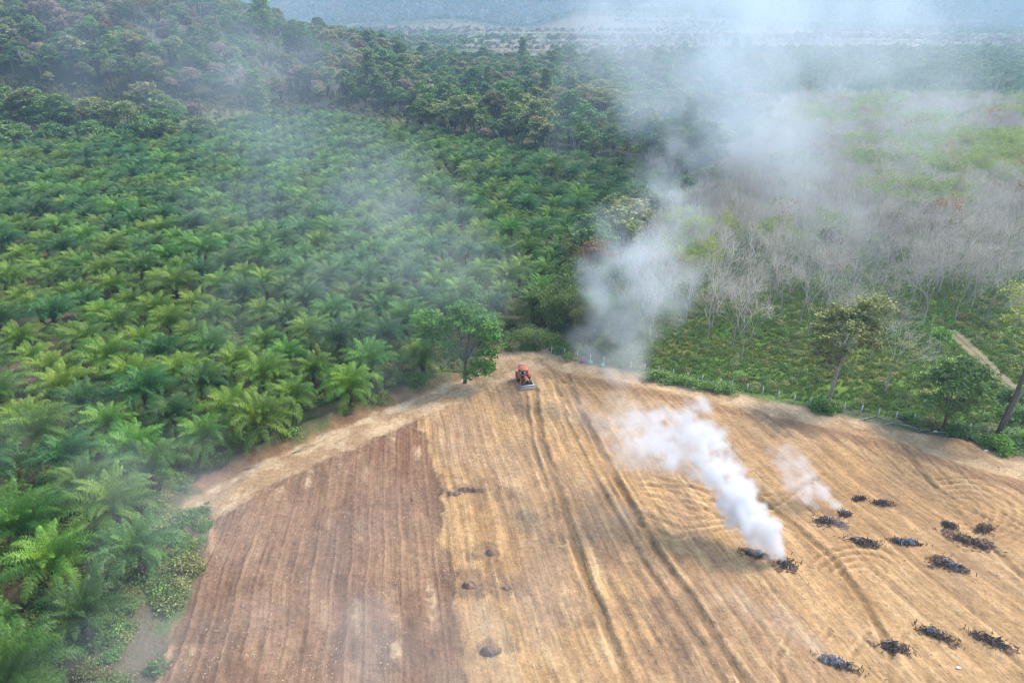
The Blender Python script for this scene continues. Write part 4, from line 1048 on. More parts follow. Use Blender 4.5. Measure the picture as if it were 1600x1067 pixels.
for s_ in (-1, 1):
    mb = MB(); a = np.linspace(.15, 2.7, 14); V = []
    for q in a:
        for yy, rr in ((s_*.52, .90), (s_*1.1, .90), (s_*1.1, .86), (s_*.52, .86)): V.append([-.75+cos(q)*rr, yy, .78+sin(q)*rr])
    n = len(a); F4 = [[i*4+j, i*4+(j+1) % 4, (i+1)*4+(j+1) % 4, (i+1)*4+j] for i in range(n-1) for j in range(4)]
    mb.add(V, [np.array(F4), np.array([[3, 2, 1, 0]]), np.array([[0, 1, 2, 3]])+(n-1)*4]); mb.box((-.62, s_*.535, 1.2), (1.25, .03, .75)); ob('fender', mb.mesh('fender'), M_red, tr)
mb = MB(); mb.box((-.75, 0, 1.18), (.5, .5, .14)); mb.box((-1.0, 0, 1.45), (.1, .5, .5)); ob('seat', bevel_mesh(mb, 'seat', .03), M_dark, tr)
mb = MB(); mb.box((-.2, 0, 1.05), (.5, .9, .05)); ob('floor_plate', mb.mesh('floor_plate'), M_dark, tr)
mb = MB(); mb.path([[.15, 0, 1.3], [-.15, 0, 1.62]], .03, 6); th = np.linspace(0, 2*pi, 17)
mb.path([[-.15+.14*cos(q), .2*sin(q), 1.62+.12*cos(q)] for q in th], .02, 5, cap=False); ob('steering_wheel', mb.mesh('steering_wheel'), M_dark, tr)
for px2, py2 in ((.22, -.56), (.22, .56), (-1.25, -.62), (-1.25, .62)):
    mb = MB(); mb.box((px2, py2, 1.72), (.07, .07, 1.36)); ob('roof_post', mb.mesh('roof_post'), M_red, tr)
mb = MB(); mb.box((-.52, 0, 2.44), (2.0, 1.42, .12), taper=.94); mb.box((-1.42, 0, 2.53), (.2, 1.0, .07)); ob('roof', bevel_mesh(mb, 'roof', .025), M_roof, tr)
mb = MB(); mb.box((-1.27, 0, 1.55), (.04, 1.2, .5)); ob('rear_panel', mb.mesh('rear_panel'), M_red, tr)
mb = MB(); mb.box((.26, 0, 1.6), (.05, 1.06, .1)); ob('windscreen_base', mb.mesh('windscreen_base'), M_steel, tr)
mb = MB(); mb.path([[.9, .22, 1.45], [.9, .22, 2.05], [.85, .22, 2.15]], .035, 8); ob('exhaust_pipe', mb.mesh('exhaust_pipe'), M_dark, tr)
mb = MB(); cs_ = [(2.42, .12), (2.34, .22), (2.30, .42), (2.32, .62), (2.40, .78)]; V = []
for x, z in cs_: V += [[x, -1.2, z], [x, 1.2, z]]
for x, z in cs_: V += [[x-.05, -1.2, z], [x-.05, 1.2, z]]
n = len(cs_); F4 = [[2*i, 2*i+1, 2*i+3, 2*i+2] for i in range(n-1)]+[[2*n+2*i+1, 2*n+2*i, 2*n+2*i+2, 2*n+2*i+3] for i in range(n-1)]
F4 += [[2*i, 2*i+2, 2*n+2*i+2, 2*n+2*i] for i in range(n-1)]+[[2*i+3, 2*i+1, 2*n+2*i+1, 2*n+2*i+3] for i in range(n-1)]+[[0, 2*n, 2*n+1, 1], [2*n-2, 2*n-1, 4*n-1, 4*n-2]]
mb.add(V, [np.array(F4)]); mb.box((2.385, 0, .80), (.15, 2.44, .05))
ob('blade', mb.mesh('blade'), M_steel, tr)
for s_ in (-1, 1):
    mb = MB(); mb.segs([[.1, s_*.46, .75], [1.2, s_*.98, .95]], [[1.2, s_*.98, .95], [2.28, s_*1.0, .5]], [.07, .06], [.06, .06], 4); ob('blade_arm', mb.mesh('blade_arm'), M_steel if s_ > 0 else M_red, tr)

# ------------------------------------------------------------------ burnt heaps
M_char = solid_mat('charcoal', (0.030, 0.024, 0.022), (0.19, 0.125, 0.085), 3.5, 0.95, bump=0.6)
M_ash = solid_mat('ash_and_char', (0.045, 0.037, 0.035), (0.30, 0.28, 0.28), 1.6, 0.98, bump=0.6)
M_ashw = solid_mat('pale_ash', (0.42, 0.40, 0.42), (0.10, 0.085, 0.085), 2.2, 0.98, bump=0.4)
M_burn = solid_mat('scorched_soil', (0.19, 0.105, 0.06), (0.085, 0.055, 0.04), 2.5, 0.98, bump=0.5)
def burnt(px, py, L, W, ang, label, pale=0.3, seed=0, red=False):
    L *= .66; W *= .62
    r = np.random.default_rng(900+seed); g = G(px, py); z = float(gh(*g)); t = empty('burnt_heap', (g[0], g[1], z), radians(ang)); tag(t, label, 'burnt heap', 'burnt heaps on the ploughed field')
    c_, s_ = cos(radians(ang)), sin(radians(ang))
    def gl_(X, Y): return gh(g[0]+X*c_-Y*s_, g[1]+X*s_+Y*c_)-z
    def bed(L, W, H, ox, oy, nm, mat, rag=1.9, base=0.02):
        n = 70; a = np.linspace(-1.5, 1.5, n); X, Y = np.meshgrid(a*L, a*W, indexing='ij')
        d = np.hypot(X/L, Y/W)+(fbm(X+seed*9+ox*3, Y+seed*5, .7, 4, 7)-.5)*rag+(fbm(X, Y+seed*3, .16, 2, 9)-.5)*.7
        hgt = H*sstep(1.0, .3, d)*(.1+1.7*fbm(X, Y, .35, 4, seed+3)); Zv = gl_(X+ox, Y+oy)+base+hgt; keepv = d < 1.0
        id_ = np.arange(n*n).reshape(n, n); q = np.stack([id_[:-1, :-1], id_[1:, :-1], id_[1:, 1:], id_[:-1, 1:]], -1).reshape(-1, 4)
        kq = (keepv[:-1, :-1] & keepv[1:, 1:] & keepv[1:, :-1] & keepv[:-1, 1:]).ravel(); q = q[kq]
        if not len(q): return
        u, inv = np.unique(q, return_inverse=True); V = np.stack([X+ox, Y+oy, Zv], -1).reshape(-1, 3)[u]
        ob(nm, mesh_np(nm, V, [inv.reshape(q.shape)], None, True), mat, t)
    bed(L*1.3, W*1.45, .05, 0, 0, 'scorched_soil', M_burn, 2.6, .03)
    bed(L, W, .4, 0, 0, 'char_bed', M_burn if pale == .01 else (M_char if pale < .5 else M_ash))
    if pale > .2: bed(L*.45, W*.5, .6, L*.42*(1 if seed % 2 else -1), W*.1, 'pale_ash', M_ashw, 1.9, .05)
    m = 130; q = r.normal(0, .72, (m, 2))*[L, W]; zz = gl_(q[:, 0], q[:, 1]); a = r.uniform(0, 6.28, m); l = r.uniform(.1, .36, m); hh = .4*np.exp(-(q[:, 0]/L)**2-(q[:, 1]/W)**2)
    p0 = np.column_stack([q, zz+hh*.5+.02]); p1 = p0+np.column_stack([np.cos(a)*l, np.sin(a)*l, r.uniform(0, .35, m)]); mb = MB(); mb.segs(p0, p1, r.uniform(.02, .06, m), r.uniform(.01, .04, m), 4)
    ob('charred_twigs', mb.mesh('charred_twigs'), M_char, t)['kind'] = 'stuff'
    for k in range(8):
        q = r.uniform(-1, 1, 2)*[L*.8, W*.75]; a = r.normal(0, .8); l = r.uniform(.35, .9); mb = MB(); dz = r.uniform(.1, .5); zz = float(gl_(q[0], q[1]))
        p0 = np.array([q[0]-cos(a)*l/2, q[1]-sin(a)*l/2, zz+.12]); p1 = np.array([q[0]+cos(a)*l/2, q[1]+sin(a)*l/2, zz+.15+dz]); pm = (p0+p1)/2+r.normal(0, .08, 3)
        mb.path([p0, pm, p1], [r.uniform(.04, .09), .06, .03], 6); ob('charred_log', mb.mesh('charred_log'), M_char if r.uniform() > .25 else M_ashw, t)
    return t
H_ = [(1228, 884, 1.5, 1.1, 10, 'black heap at the foot of the thick white smoke plume', .1), (1178, 868, 1.6, .7, -15, 'low charred heap just left of the thick white plume', .4),
      (1295, 818, 2.0, 1.1, -5, 'wide black heap under the thin double smoke wisp', .1), (1318, 806, .8, .5, 0, 'small brown burnt heap on the upper right of the wisp heap', .01),
      (1348, 850, 1.9, .7, -18, 'narrow charred heap below the wisp heap, trailing faint smoke', .3), (1378, 789, 1.3, .6, -12, 'pale grey ash heap, topmost on the field', .9),
      (1342, 782, 1.0, .35, 5, 'thin brown scorch streak left of the topmost ash heap', .01), (1412, 850, 2.1, .6, -12, 'long thin grey ash heap between two darker heaps', .7),
      (1482, 824, 1.0, .7, 0, 'small charred ring above the largest brown heap', .01), (1514, 848, 2.9, 1.2, -28, 'largest brown black burnt heap on the right', .01),
      (1537, 830, 1.3, .8, 20, 'ragged brown scorch patch right of the largest heap', .01), (1470, 882, 1.5, 1.0, 10, 'brown edged charred heap with a pale ash cap above it', .3), (1490, 889, 1.3, .7, -20, 'black and white ash heap beside the brown edged one', .8),
      (1393, 1014, 1.7, .75, -8, 'black twig heap at the lower right, left one of three', .1), (1462, 994, 2.0, .9, -30, 'branching black heap in the middle of the lower three', .3), (1547, 1004, 1.9, .95, -32, 'dense oval black heap, right one of the lower three', .0),
      (1310, 1040, 2.1, .75, -22, 'smoking grey ash heap near the bottom edge', .9)]
for i, (a, b, L, W, an, lb_, pale) in enumerate(H_): burnt(a, b, L, W, an, lb_, pale, i)
M_heap = solid_mat('damp_soil', (0.23, 0.145, 0.095), (0.13, 0.085, 0.06), 2.2, 0.97, bump=0.7)
def soil_heap(px, py, L, W, H, label, seed):
    g = G(px, py); n = 60; a = np.linspace(-1.4, 1.4, n); X, Y = np.meshgrid(a*L, a*W, indexing='ij')
    d = np.hypot(X/L, Y/W)+(fbm(X+seed*7, Y, .9, 4, seed)-.5)*1.3; Zv = gh(g[0]+X, g[1]+Y)-.02+H*sstep(1.05, .2, d)*(.35+1.2*fbm(X, Y+seed, .5, 4, seed+2))+.03
    kv = d < 1.0; id_ = np.arange(n*n).reshape(n, n); q = np.stack([id_[:-1, :-1], id_[1:, :-1], id_[1:, 1:], id_[:-1, 1:]], -1).reshape(-1, 4)
    q = q[(kv[:-1, :-1] & kv[1:, 1:] & kv[1:, :-1] & kv[:-1, 1:]).ravel()]; u, inv = np.unique(q, return_inverse=True)
    V = np.stack([X, Y, Zv], -1).reshape(-1, 3)[u]; o = ob('soil_heap', mesh_np('soil_heap', V, [inv.reshape(q.shape)], None, True), M_heap); o.location = (g[0], g[1], 0)
    tag(o, label, 'soil heap', 'dark soil heaps on the field')
for i, a_ in enumerate([(735, 768, 1.7, .6, .5, 'long dark soil heap at the top of the row beside the brown soil'), (708, 774, .9, .55, .45, 'small dark soil heap touching the edge of the brown soil'), (765, 866, .8, .55, .5, 'round dark soil heap alone between the upper and lower heaps'),
        (738, 917, 1.3, .5, .45, 'dark soil heap at the left of the lower pair'), (792, 921, .8, .4, .35, 'greyish soil heap at the right of the lower pair'), (765, 1020, 1.0, .6, .5, 'dark soil heap nearest the bottom edge of the field')]): soil_heap(*a_, 40+i)
# scraps
M_white = solid_mat('pale_scrap', (0.75, 0.74, 0.72), rough=0.7); M_purple = solid_mat('purple_cloth', (0.30, 0.05, 0.20), rough=0.9); M_teal = solid_mat('teal_cloth', (0.05, 0.26, 0.24), (0.4, 0.55, 0.5), 2.5, rough=0.9)
def scrap(name, px, py, s, mat, label, cat, seed):
    import bmesh
    r = np.random.default_rng(seed); g = G(px, py); bm = bmesh.new(); bmesh.ops.create_icosphere(bm, subdivisions=3, radius=1)
    for v in bm.verts:
        n_ = float(fbm(v.co.x*2+seed, v.co.y*2+v.co.z, .9, 3, seed)); v.co = Vector((v.co.x*s[0], v.co.y*s[1], v.co.z*s[2]))*(.65+.7*n_)
    me = bpy.data.meshes.new(name); bm.to_mesh(me); bm.free(); o = ob(name, me, mat); o.location = (g[0], g[1], float(gh(*g))+s[2]*.6); tag(o, label, cat)
scrap('plastic_scrap', 1497, 1046, (.24, .14, .05), M_white, 'crumpled white plastic scrap below the lower burnt heaps', 'litter', 3)
scrap('plastic_scrap', 1462, 674, (.3, .2, .14), M_white, 'white scrap lying in the debris by the right fence end', 'litter', 5)
scrap('plastic_scrap', 1540, 706, (.3, .12, .1), M_white, 'small white scrap on the track near the leaning tree', 'litter', 8)
scrap('cloth_bundle', 911, 567, (.45, .35, .5), M_purple, 'purple bundle lying at the fence behind the tractor', 'bundle', 11)
scrap('cloth_bundle', 922, 568, (.42, .38, .45), M_teal, 'teal and white bundle next to the purple one', 'bundle', 14)
scrap('cloth_bundle', 941, 571, (.45, .35, .3), M_teal, 'teal bundle half hidden at the edge of the smoke', 'bundle', 17)
for i, (a, b, L, an) in enumerate([(1352, 656, 3.2, 20), (1364, 660, 2.5, -35), (1382, 657, 2.8, -48), (1388, 664, 2.0, 15), (1420, 668, 2.4, -40), (1446, 672, 2.2, 10), (1470, 676, 2.6, -15), (1530, 690, 2.4, 25), (1578, 690, 2.0, -30), (1590, 700, 2.5, 40), (470, 705, 2.2, 30), (395, 730, 2.4, 25)]):
    g = G(a, b); z = float(gh(*g)); mb = MB(); r = np.random.default_rng(i); an = radians(an); d = np.array([cos(an), sin(an), .08]); p0 = -d*L/2; p1 = d*L/2
    mb.path([p0+[0, 0, .15], [0, .12, .25], p1+[0, 0, .15]], [.07, .06, .03], 6)
    for k in range(5):
        q = p0+(p1-p0)*r.uniform(.2, .9)+[0, 0, .2]; mb.segs([q], [q+r.normal(0, .45, 3)*[1, 1, .5]+[0, 0, .25]], [.03], [.01], 4)
    o = ob('dead_branch', mb.mesh('dead_branch'), M_barkp); o.location = (g[0], g[1], z)
    tag(o, ('bare grey branch in the debris along the right end of the fence' if a > 1000 else 'fallen dead branch at the edge of the palms by the track'), 'branch', 'fallen branches '+('by the fence' if a > 1000 else 'by the palms'))

# ------------------------------------------------------------------ ground cover
import bmesh
def clod_mesh(seed):
    r = np.random.default_rng(seed); bm = bmesh.new(); bmesh.ops.create_icosphere(bm, subdivisions=2, radius=.12)
    for v in bm.verts: v.co *= .6+.7*r.uniform()
    for v in bm.verts: v.co.z *= .65
    me = bpy.data.meshes.new('clod'); bm.to_mesh(me); bm.free(); a = me.attributes.new('tint', 'FLOAT', 'POINT'); a.data.foreach_set('value', np.full(len(me.vertices), r.uniform(), np.float32)); return me
for i in range(3): proto('clod%d' % i, [('clod', setm(clod_mesh(i), M_clod))])
for i in range(3): proto('tuft%d' % i, [('tuft', setm(tuft_mesh(i, 16, .55), M_grass))])
for i in range(2): proto('weed%d' % i, [('foliage', setm(shrub_mesh(290+i, .8, .7, .14, 340)[1], [M_green, M_olive][i]))])
Q = rng.uniform([-50, 36], [90, 112], (60000, 2)); qx, qy = proj(Q[:, 0], Q[:, 1], 0)
inb = inpoly(Q[:, 0], Q[:, 1], BROWN); inf = inpoly(Q[:, 0], Q[:, 1], FIELD)
s0q = (Q[:, 0]+(Q[:, 1]-70)*T0)/(1-(Q[:, 1]-70)*TB)
pr = np.where(inb, .03+.97*sstep(.54, .64, fbm(Q[:, 0], Q[:, 1], 2.5, 3, 601)), .16+.7*sstep(.5, .7, fbm(s0q*5, Q[:, 1], 4, 3, 602)))
k = inf & (rng.uniform(size=len(Q)) < pr) & (qx > -40) & (qx < 1660) & (qy < 1120); Q = Q[k]; n = len(Q); print('clods', n)
gn_scatter('soil_clods', 'loose pale soil clods scattered over the ploughed field', 'clods', np.column_stack([Q, gh(Q[:, 0], Q[:, 1])+.02]), rng.uniform(0, 6, n), .22+.8*rng.uniform(size=n)**3*np.where(inpoly(Q[:, 0], Q[:, 1], BROWN), .75, .7), rng.integers(0, 3, n), ['clod0', 'clod1', 'clod2'])
Q = rng.uniform([10, 72], [150, 170], (90000, 2)); qx, qy = proj(Q[:, 0], Q[:, 1], 0)
k = inpoly(Q[:, 0], Q[:, 1], RUBZ) & (poly_dist(Q[:, 0], Q[:, 1], PATHR) > 1.5) & (qx < 1700) & (qx > 930) & (rng.uniform(size=len(Q)) < .25+.75*fbm(Q[:, 0], Q[:, 1], 5, 2, 611)); Q = Q[k]; n = len(Q); print('grass', n)
wd = rng.uniform(size=n) < .03; v = np.where(wd, 3+rng.integers(0, 2, n), rng.integers(0, 3, n))
gn_scatter('grass', 'rough green grass and weeds under the bare rubber trees', 'grass', np.column_stack([Q, gh(Q[:, 0], Q[:, 1])]), rng.uniform(0, 6, n), rng.uniform(.6, 1.3, n)*np.where(wd, .8, 1), v, ['tuft0', 'tuft1', 'tuft2', 'weed0', 'weed1'])
Q = rng.uniform([-75, 30], [45, 125], (60000, 2)); qx, qy = proj(Q[:, 0], Q[:, 1], 0)
inf = inpoly(Q[:, 0], Q[:, 1], FIELD); de = np.minimum(poly_dist(Q[:, 0], Q[:, 1], tr1), 99)
inl = inpoly(Q[:, 0], Q[:, 1], gpoly([(60, 1240), (110, 1110), (150, 1010), (172, 930), (225, 885), (262, 800), (325, 780), (325, 850), (240, 1067), (160, 1240)]))
pb = np.where(inl, .42*sstep(.35, .55, fbm(Q[:, 0], Q[:, 1], 4, 3, 621)), np.where(de < 9, .55*sstep(.45, .62, fbm(Q[:, 0], Q[:, 1], 3, 3, 622))*sstep(2.6, 4.2, de), 0.12*inpoly(Q[:, 0], Q[:, 1], PALMZ)))
k = ~inf & (rng.uniform(size=len(Q)) < pb) & (qx > -50) & (qx < 1000); Q = Q[k]; n = len(Q); print('weeds', n)
gn_scatter('undergrowth', 'weeds and low bushes on the banks beside the track and along the left field edge', 'undergrowth', np.column_stack([Q, gh(Q[:, 0], Q[:, 1])]), rng.uniform(0, 6, n), rng.uniform(.5, 1.2, n), rng.choice([0, 1, 2, 3, 3, 4], n), ['tuft0', 'tuft1', 'tuft2', 'weed0', 'weed1'])

# ------------------------------------------------------------------ smoke
def smoke_mat(name, color, dens, aniso=0.0):
    m, ns, lk = newmat(name); v = N(ns, 'ShaderNodeVolumePrincipled'); v.inputs['Color'].default_value = (*color, 1); v.inputs['Density'].default_value = dens
    v.inputs['Anisotropy'].default_value = aniso; v.inputs['Density Attribute'].default_value = 'density'
    out = N(ns, 'ShaderNodeOutputMaterial'); lk.new(v.outputs[0], out.inputs['Volume']); return m
def grid_noise(ax, scale, oct, seed, rough=0.5):
    r = np.random.default_rng(seed); out = 0; a = 1.0; t = 0
    for o in range(oct):
        Ms = []
        for x in ax:
            u = x/scale; lo = math.floor(u.min())-1; nL = int(math.ceil(u.max())-lo+2); q = u-lo; i = np.floor(q).astype(int); f = q-i; f = f*f*(3-2*f)
            Mx = np.zeros((len(x), nL), np.float32); Mx[np.arange(len(x)), i] = 1-f; Mx[np.arange(len(x)), i+1] = f; Ms.append(Mx)
        L_ = r.uniform(0, 1, [M.shape[1] for M in Ms]).astype(np.float32)
        g_ = np.einsum('ia,abc->ibc', Ms[0], L_, optimize=True); g_ = np.einsum('jb,ibc->ijc', Ms[1], g_, optimize=True); g_ = np.einsum('kc,ijc->ijk', Ms[2], g_, optimize=True)
        out = out+a*g_; t += a; a *= rough; scale *= 0.5
    return out/t
def smoke(label, puffs, vox, mat, wamp=0.6, wscale=None, nscale=None, thr=(0.38, 0.62), seed=0, name='smoke', floor=0.0, group=None):
    pf = np.array(puffs, float); Rm = pf[:, 3]
    mn = (pf[:, :3]-Rm[:, None]*1.5).min(0); mx = (pf[:, :3]+Rm[:, None]*1.5).max(0); mn[2] = max(mn[2], 0.1)
    n3_ = np.maximum(4, np.ceil((mx-mn)/vox).astype(int)+1); ax = [mn[k]+np.arange(n3_[k])*vox for k in range(3)]; mx = np.array([a[-1] for a in ax])
    Rmed = float(np.median(Rm)); wscale = wscale or Rmed*1.1; nscale = nscale or Rmed*0.9
    wr = [(grid_noise(ax, wscale, 4, seed*10+k, .55)-.5)*2*wamp for k in range(3)]
    X, Y, Z = np.meshgrid(*[a.astype(np.float32) for a in ax], indexing='ij')
    best = np.zeros(X.shape, np.float32)
    for (x, y, z, R, d) in pf:
        lo = [max(0, int(((c-R*(1.35+wamp))-mn[k])/vox)) for k, c in enumerate((x, y, z))]; hi = [min(n3_[k], int(((c+R*(1.35+wamp))-mn[k])/vox)+2) for k, c in enumerate((x, y, z))]
        s_ = tuple(slice(a, b) for a, b in zip(lo, hi))
        if any(b <= a for a, b in zip(lo, hi)): continue
        q = np.sqrt((X[s_]-x+wr[0][s_]*R)**2+(Y[s_]-y+wr[1][s_]*R)**2+(Z[s_]-z+wr[2][s_]*R)**2)/R
        best[s_] = np.maximum(best[s_], d*sstep(1.0, .35, q))
    nn = grid_noise(ax, nscale, 5, seed*10+5, .58); fld_ = best*(floor+(1-floor)*sstep(thr[0], thr[1], nn+0.12*(best > .6)))
    for k in range(3):   # fade to nothing at the walls of the grid
        e = np.minimum(np.arange(n3_[k]), np.arange(n3_[k])[::-1])
        if k == 2: e = np.arange(n3_[k])[::-1]
        sh = [1, 1, 1]; sh[k] = -1; fld_ = fld_*np.clip(e/3.0, 0, 1).reshape(sh)
    V = np.zeros((fld_.size, 3), np.float32); me = bpy.data.meshes.new(name); me.vertices.add(fld_.size)
    V[:, 0] = X.ravel()-mn[0]; V[:, 1] = Y.ravel()-mn[1]; V[:, 2] = Z.ravel()-mn[2]; me.vertices.foreach_set('co', V.ravel())
    at = me.attributes.new('dens', 'FLOAT', 'POINT'); at.data.foreach_set('value', fld_.astype(np.float32).ravel())
    o = ob(name, me, mat); o.location = mn; tag(o, label, 'smoke', group, 'stuff')
    ng = bpy.data.node_groups.new('smoke_volume', 'GeometryNodeTree')
    ng.interface.new_socket(name='Geometry', in_out='INPUT', socket_type='NodeSocketGeometry'); ng.interface.new_socket(name='Geometry', in_out='OUTPUT', socket_type='NodeSocketGeometry')
    ns, lk = ng.nodes, ng.links; gi = ns.new('NodeGroupInput'); go = ns.new('NodeGroupOutput')
    vc = ns.new('GeometryNodeVolumeCube'); size = mx-mn
    vc.inputs['Min'].default_value = (0, 0, 0); vc.inputs['Max'].default_value = tuple(float(v) for v in size); vc.inputs['Background'].default_value = 0
    for k, nm in enumerate(('Resolution X', 'Resolution Y', 'Resolution Z')): vc.inputs[nm].default_value = int(n3_[k])
    po = ns.new('GeometryNodeInputPosition'); sx = ns.new('ShaderNodeSeparateXYZ'); lk.new(po.outputs[0], sx.inputs[0])
    def mth(op, a, b=None, c=None):
        q = ns.new('ShaderNodeMath'); q.operation = op
        for i_, v in enumerate((a, b, c)):
            if v is None: continue
            if isinstance(v, (int, float)): q.inputs[i_].default_value = v
            else: lk.new(v, q.inputs[i_])
        return q.outputs[0]
    I = []
    for k in range(3):
        r0 = mth('ROUND', mth('MULTIPLY', sx.outputs[k], 1.0/vox)); I.append(mth('MINIMUM', mth('MAXIMUM', r0, 0.0), float(n3_[k]-1)))
    # integer index built in two steps keeps it exact
    def imath(op, a, b):
        q = ns.new('FunctionNodeIntegerMath'); q.operation = op
        for i_, v in enumerate((a, b)):
            if isinstance(v, int): q.inputs[i_].default_value = v
            else: lk.new(v, q.inputs[i_])
        return q.outputs[0]
    def toint(a):
        q = ns.new('FunctionNodeFloatToInt'); lk.new(a, q.inputs[0]); return q.outputs[0]
    J = [toint(a) for a in I]
    ii = imath('ADD', imath('MULTIPLY', imath('ADD', imath('MULTIPLY', J[0], int(n3_[1])), J[1]), int(n3_[2])), J[2])
    si = ns.new('GeometryNodeSampleIndex'); si.data_type = 'FLOAT'; si.domain = 'POINT'; na = ns.new('GeometryNodeInputNamedAttribute'); na.data_type = 'FLOAT'; na.inputs['Name'].default_value = 'dens'
    lk.new(gi.outputs[0], si.inputs['Geometry']); lk.new(na.outputs['Attribute'], si.inputs['Value']); lk.new(ii, si.inputs['Index'])
    lk.new(si.outputs['Value'], vc.inputs['Density'])
    sm = ns.new('GeometryNodeSetMaterial'); sm.inputs['Material'].default_value = mat; lk.new(vc.outputs[0], sm.inputs[0]); lk.new(sm.outputs[0], go.inputs[0])
    md = o.modifiers.new('smoke', 'NODES'); md.node_group = ng
    print(label, tuple(n3_), fld_.mean()); return o

def track(pts, n, jit, rs, RS=1.0):
    """puffs strung along a path of (pixel x, pixel y, distance, radius m, density)"""
    r = np.random.default_rng(rs); P3 = np.array([list(P(a, b, c))+[R, d] for a, b, c, R, d in pts]); t = np.linspace(0, len(pts)-1, n); out = []
    for q in t:
        v = np.array([np.interp(q, np.arange(len(pts)), P3[:, k]) for k in range(5)]); v[3] *= RS; v[:3] += r.normal(0, jit, 3)*v[3]; v[3] *= r.uniform(.75, 1.2); out.append(v)
    return out
S_white = smoke_mat('white_smoke', (0.94, 0.95, 0.965), 1.6, 0.0)
S_mid = smoke_mat('grey_smoke', (0.93, 0.97, 1.0), 0.072, 0.1)
S_thin = smoke_mat('thin_smoke', (0.88, 0.95, 1.0), 0.0085, 0.1)
yf = G(1228, 884)[1]
pl = track([(1229, 880, yf, .45, 1), (1216, 864, yf+.7, .95, 1), (1196, 840, yf+1.6, 1.9, 1), (1168, 800, yf+3, 2.7, .9), (1138, 760, yf+5, 3.0, .7), (1110, 718, yf+7, 3.3, .5), (1088, 680, yf+9, 2.7, .36), (1082, 645, yf+10, 2.0, .26)], 44, .42, 1, .72)
pl += track([(1120, 735, yf+6, 3, .42), (1080, 715, yf+8, 3.3, .26), (1040, 700, yf+10, 3.4, .15), (1000, 690, yf+12, 3.4, .09), (960, 670, yf+16, 3.2, .07)], 18, .4, 2)
pl += track([(1205, 870, yf+.4, .7, .4), (1180, 850, yf+1, 1.2, .2), (1150, 830, yf+2, 1.6, .08)], 8, .4, 21)
smoke('thick white smoke plume rising from the black heap', pl, .2, S_white, .95, 2.4, 1.5, (.41, .55), 1, floor=.03)
yw = G(1318, 802)[1]
w1 = track([(1316, 800, yw, .35, 1), (1300, 785, yw+.8, .7, .75), (1280, 768, yw+1.6, 1.1, .4), (1255, 740, yw+3, 1.7, .22), (1235, 710, yw+5, 2.0, .12)], 16, .2, 3)+track([(1288, 805, yw, .45, .8), (1262, 780, yw+1, .9, .5), (1240, 755, yw+2, 1.4, .26), (1222, 720, yw+4, 1.6, .12)], 14, .2, 4)
smoke('thin double smoke wisp above the wide black heap', w1, .22, smoke_mat('wisp_smoke', (.97, .975, .99), 1.5, .2), .7, 1.8, 1.2, (.30, .6), 2)
w2 = track([(1345, 845, G(1345, 850)[1], .4, .5), (1325, 830, G(1345, 850)[1]+1, .8, .3), (1308, 815, G(1345, 850)[1]+2, 1, .12)], 8, .2, 5)
smoke('faint smoke drifting off the narrow charred heap', w2, .2, smoke_mat('wisp_smoke', (.97, .975, .99), .45, .2), .6, 1.4, 1.0, (.3, .6), 3)
yb = G(1318, 1040)[1]
w3 = track([(1320, 1040, yb, .5, .9), (1298, 1028, yb+.3, .7, .8), (1275, 1010, yb+.8, .9, .4), (1240, 985, yb+2, 1.3, .2), (1190, 955, yb+4, 1.8, .12), (1120, 925, yb+7, 2.4, .07)], 18, .2, 6)
smoke('low smoke creeping off the ash heap near the bottom edge', w3, .22, smoke_mat('wisp_smoke', (.97, .975, .99), .45, .2), .6, 1.8, 1.2, (.3, .6), 4)
c1 = track([(925, 655, 84, 2.6, .35), (945, 610, 90, 3.6, .55), (985, 572, 95, 5.0, .8), (958, 545, 98, 5.0, .9), (962, 510, 101, 5.2, .9), (985, 470, 104, 7.0, .85), (1000, 430, 107, 8.6, .85), (1040, 405, 110, 9.5, .85), (1010, 350, 115, 9, .65), (1020, 310, 120, 7.5, .45), (1062, 265, 126, 6.2, .6)], 64, .5, 7, .74)
smoke('grey white smoke column standing over the fence and bamboo', c1, .5, S_mid, .9, 6, 4.5, (.36, .66), 5, floor=.08)
c2 = track([(1000, 690, 76, 4, .25), (930, 650, 82, 4, .3), (900, 640, 86, 3, .2)], 12, .4, 8)+track([(1000, 830, 62, 2.2, .5), (900, 770, 66, 2.5, .1)], 5, .3, 9)
smoke('low smoke drifting across the field right of the tractor', c2, .5, smoke_mat('low_smoke', (.95, .96, .98), .16, .2), .6, 4, 3, (.36, .64), 6)
c3 = track([(1290, 520, 135, 8, .6), (1262, 450, 142, 11, .8), (1250, 380, 150, 13, 1), (1232, 300, 165, 14, 1.4), (1215, 220, 185, 15, 2.0), (1195, 150, 205, 17, 2.4), (1178, 80, 225, 20, 2.2), (1185, 10, 245, 25, 1.8), (1200, -60, 260, 28, 1.4)], 54, .6, 10)
c3 += track([(1500, 480, 150, 16, .35), (1440, 380, 165, 22, .55), (1380, 280, 180, 26, .6), (1330, 200, 200, 28, .6), (1330, 110, 240, 34, .7), (1400, 30, 270, 38, .7)], 28, .5, 11)
c3 += track([(1120, 180, 240, 26, .5), (1060, 110, 260, 32, .6), (960, 50, 280, 36, .6), (1080, 20, 300, 36, .8)], 16, .5, 12)
smoke('broad drifting smoke rising over the rubber wood and the far plain', c3, 1.6, S_thin, 1.15, 22, 12, (.36, .70), 7, floor=.08)
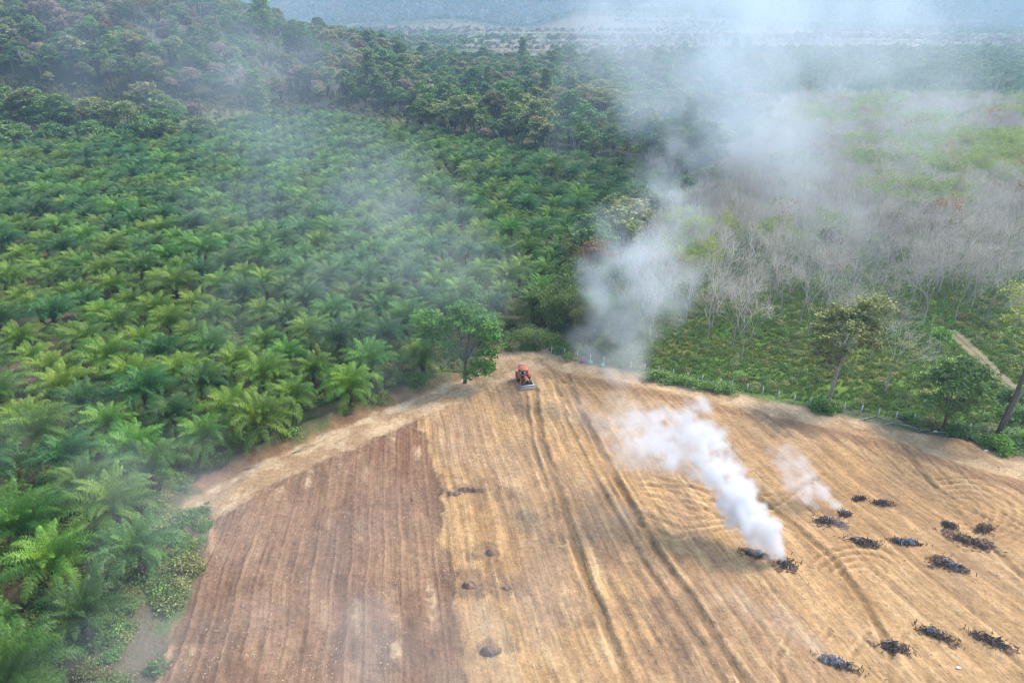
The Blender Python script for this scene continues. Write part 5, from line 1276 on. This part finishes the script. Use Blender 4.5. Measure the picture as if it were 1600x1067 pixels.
v1 = track([(400, 130, 150, 15, .35), (440, 210, 135, 13, .7), (500, 250, 120, 12, .85), (560, 310, 108, 11, .9), (620, 350, 98, 10, .95), (660, 410, 92, 9, .8), (620, 490, 85, 9, .6), (590, 560, 80, 7, .45)], 36, .5, 13)
v1 += track([(400, 330, 110, 14, .4), (400, 430, 100, 13, .35), (500, 460, 92, 11, .5)], 12, .5, 14)+track([(230, 20, 190, 22, .3), (330, 80, 170, 19, .35)], 10, .5, 15)
smoke('blue grey smoke veil over the middle of the palm plantation', v1, 1.3, smoke_mat('blue_smoke', (.86, .93, 1.0), .0115, .2), .95, 13, 8, (.36, .70), 8, floor=.10)
v2 = track([(60, 640, 60, 4.5, .35), (150, 740, 50, 4.5, .7), (260, 760, 46, 4.5, .9), (330, 800, 43, 4, .7), (220, 860, 40, 4, .8), (120, 980, 36, 4.5, .7), (240, 1010, 35, 4, .8), (60, 1060, 33, 5, .6)], 30, .5, 16)
v2 += track([(560, 800, 44, 4, .35), (480, 860, 40, 4, .6), (420, 940, 37, 4, .8), (620, 940, 38, 3.5, .8), (560, 1040, 35, 4.5, .9), (700, 1030, 35, 4, .8), (900, 1060, 34, 4, .5)], 28, .5, 17)
smoke('thin smoke veil hanging over the lower left palms and the brown field', v2, .7, smoke_mat('veil_smoke', (.92, .96, 1.0), .021, .2), .6, 6, 5, (.30, .74), 9, floor=.12)

# ------------------------------------------------------------------ haze
m, ns, lk = newmat('haze'); v = N(ns, 'ShaderNodeVolumePrincipled'); v.inputs['Color'].default_value = (0.50, 0.68, 0.88, 1); v.inputs['Density'].default_value = 0.00034; v.inputs['Anisotropy'].default_value = 0.25
out = N(ns, 'ShaderNodeOutputMaterial'); lk.new(v.outputs[0], out.inputs['Volume'])
top = float(gz.max())+30; bot = float(gz.min())-2
mb = MB(); x0, x1, y0, y1 = -8200, 8200, -1800, 9800
mb.box(((x0+x1)/2, (y0+y1)/2, (top+bot)/2), (x1-x0, y1-y0, top-bot)); hz_o = ob('haze', mb.mesh('haze'), m); tag(hz_o, 'pale bluish smoky haze thickening with distance', 'haze', kind='stuff')
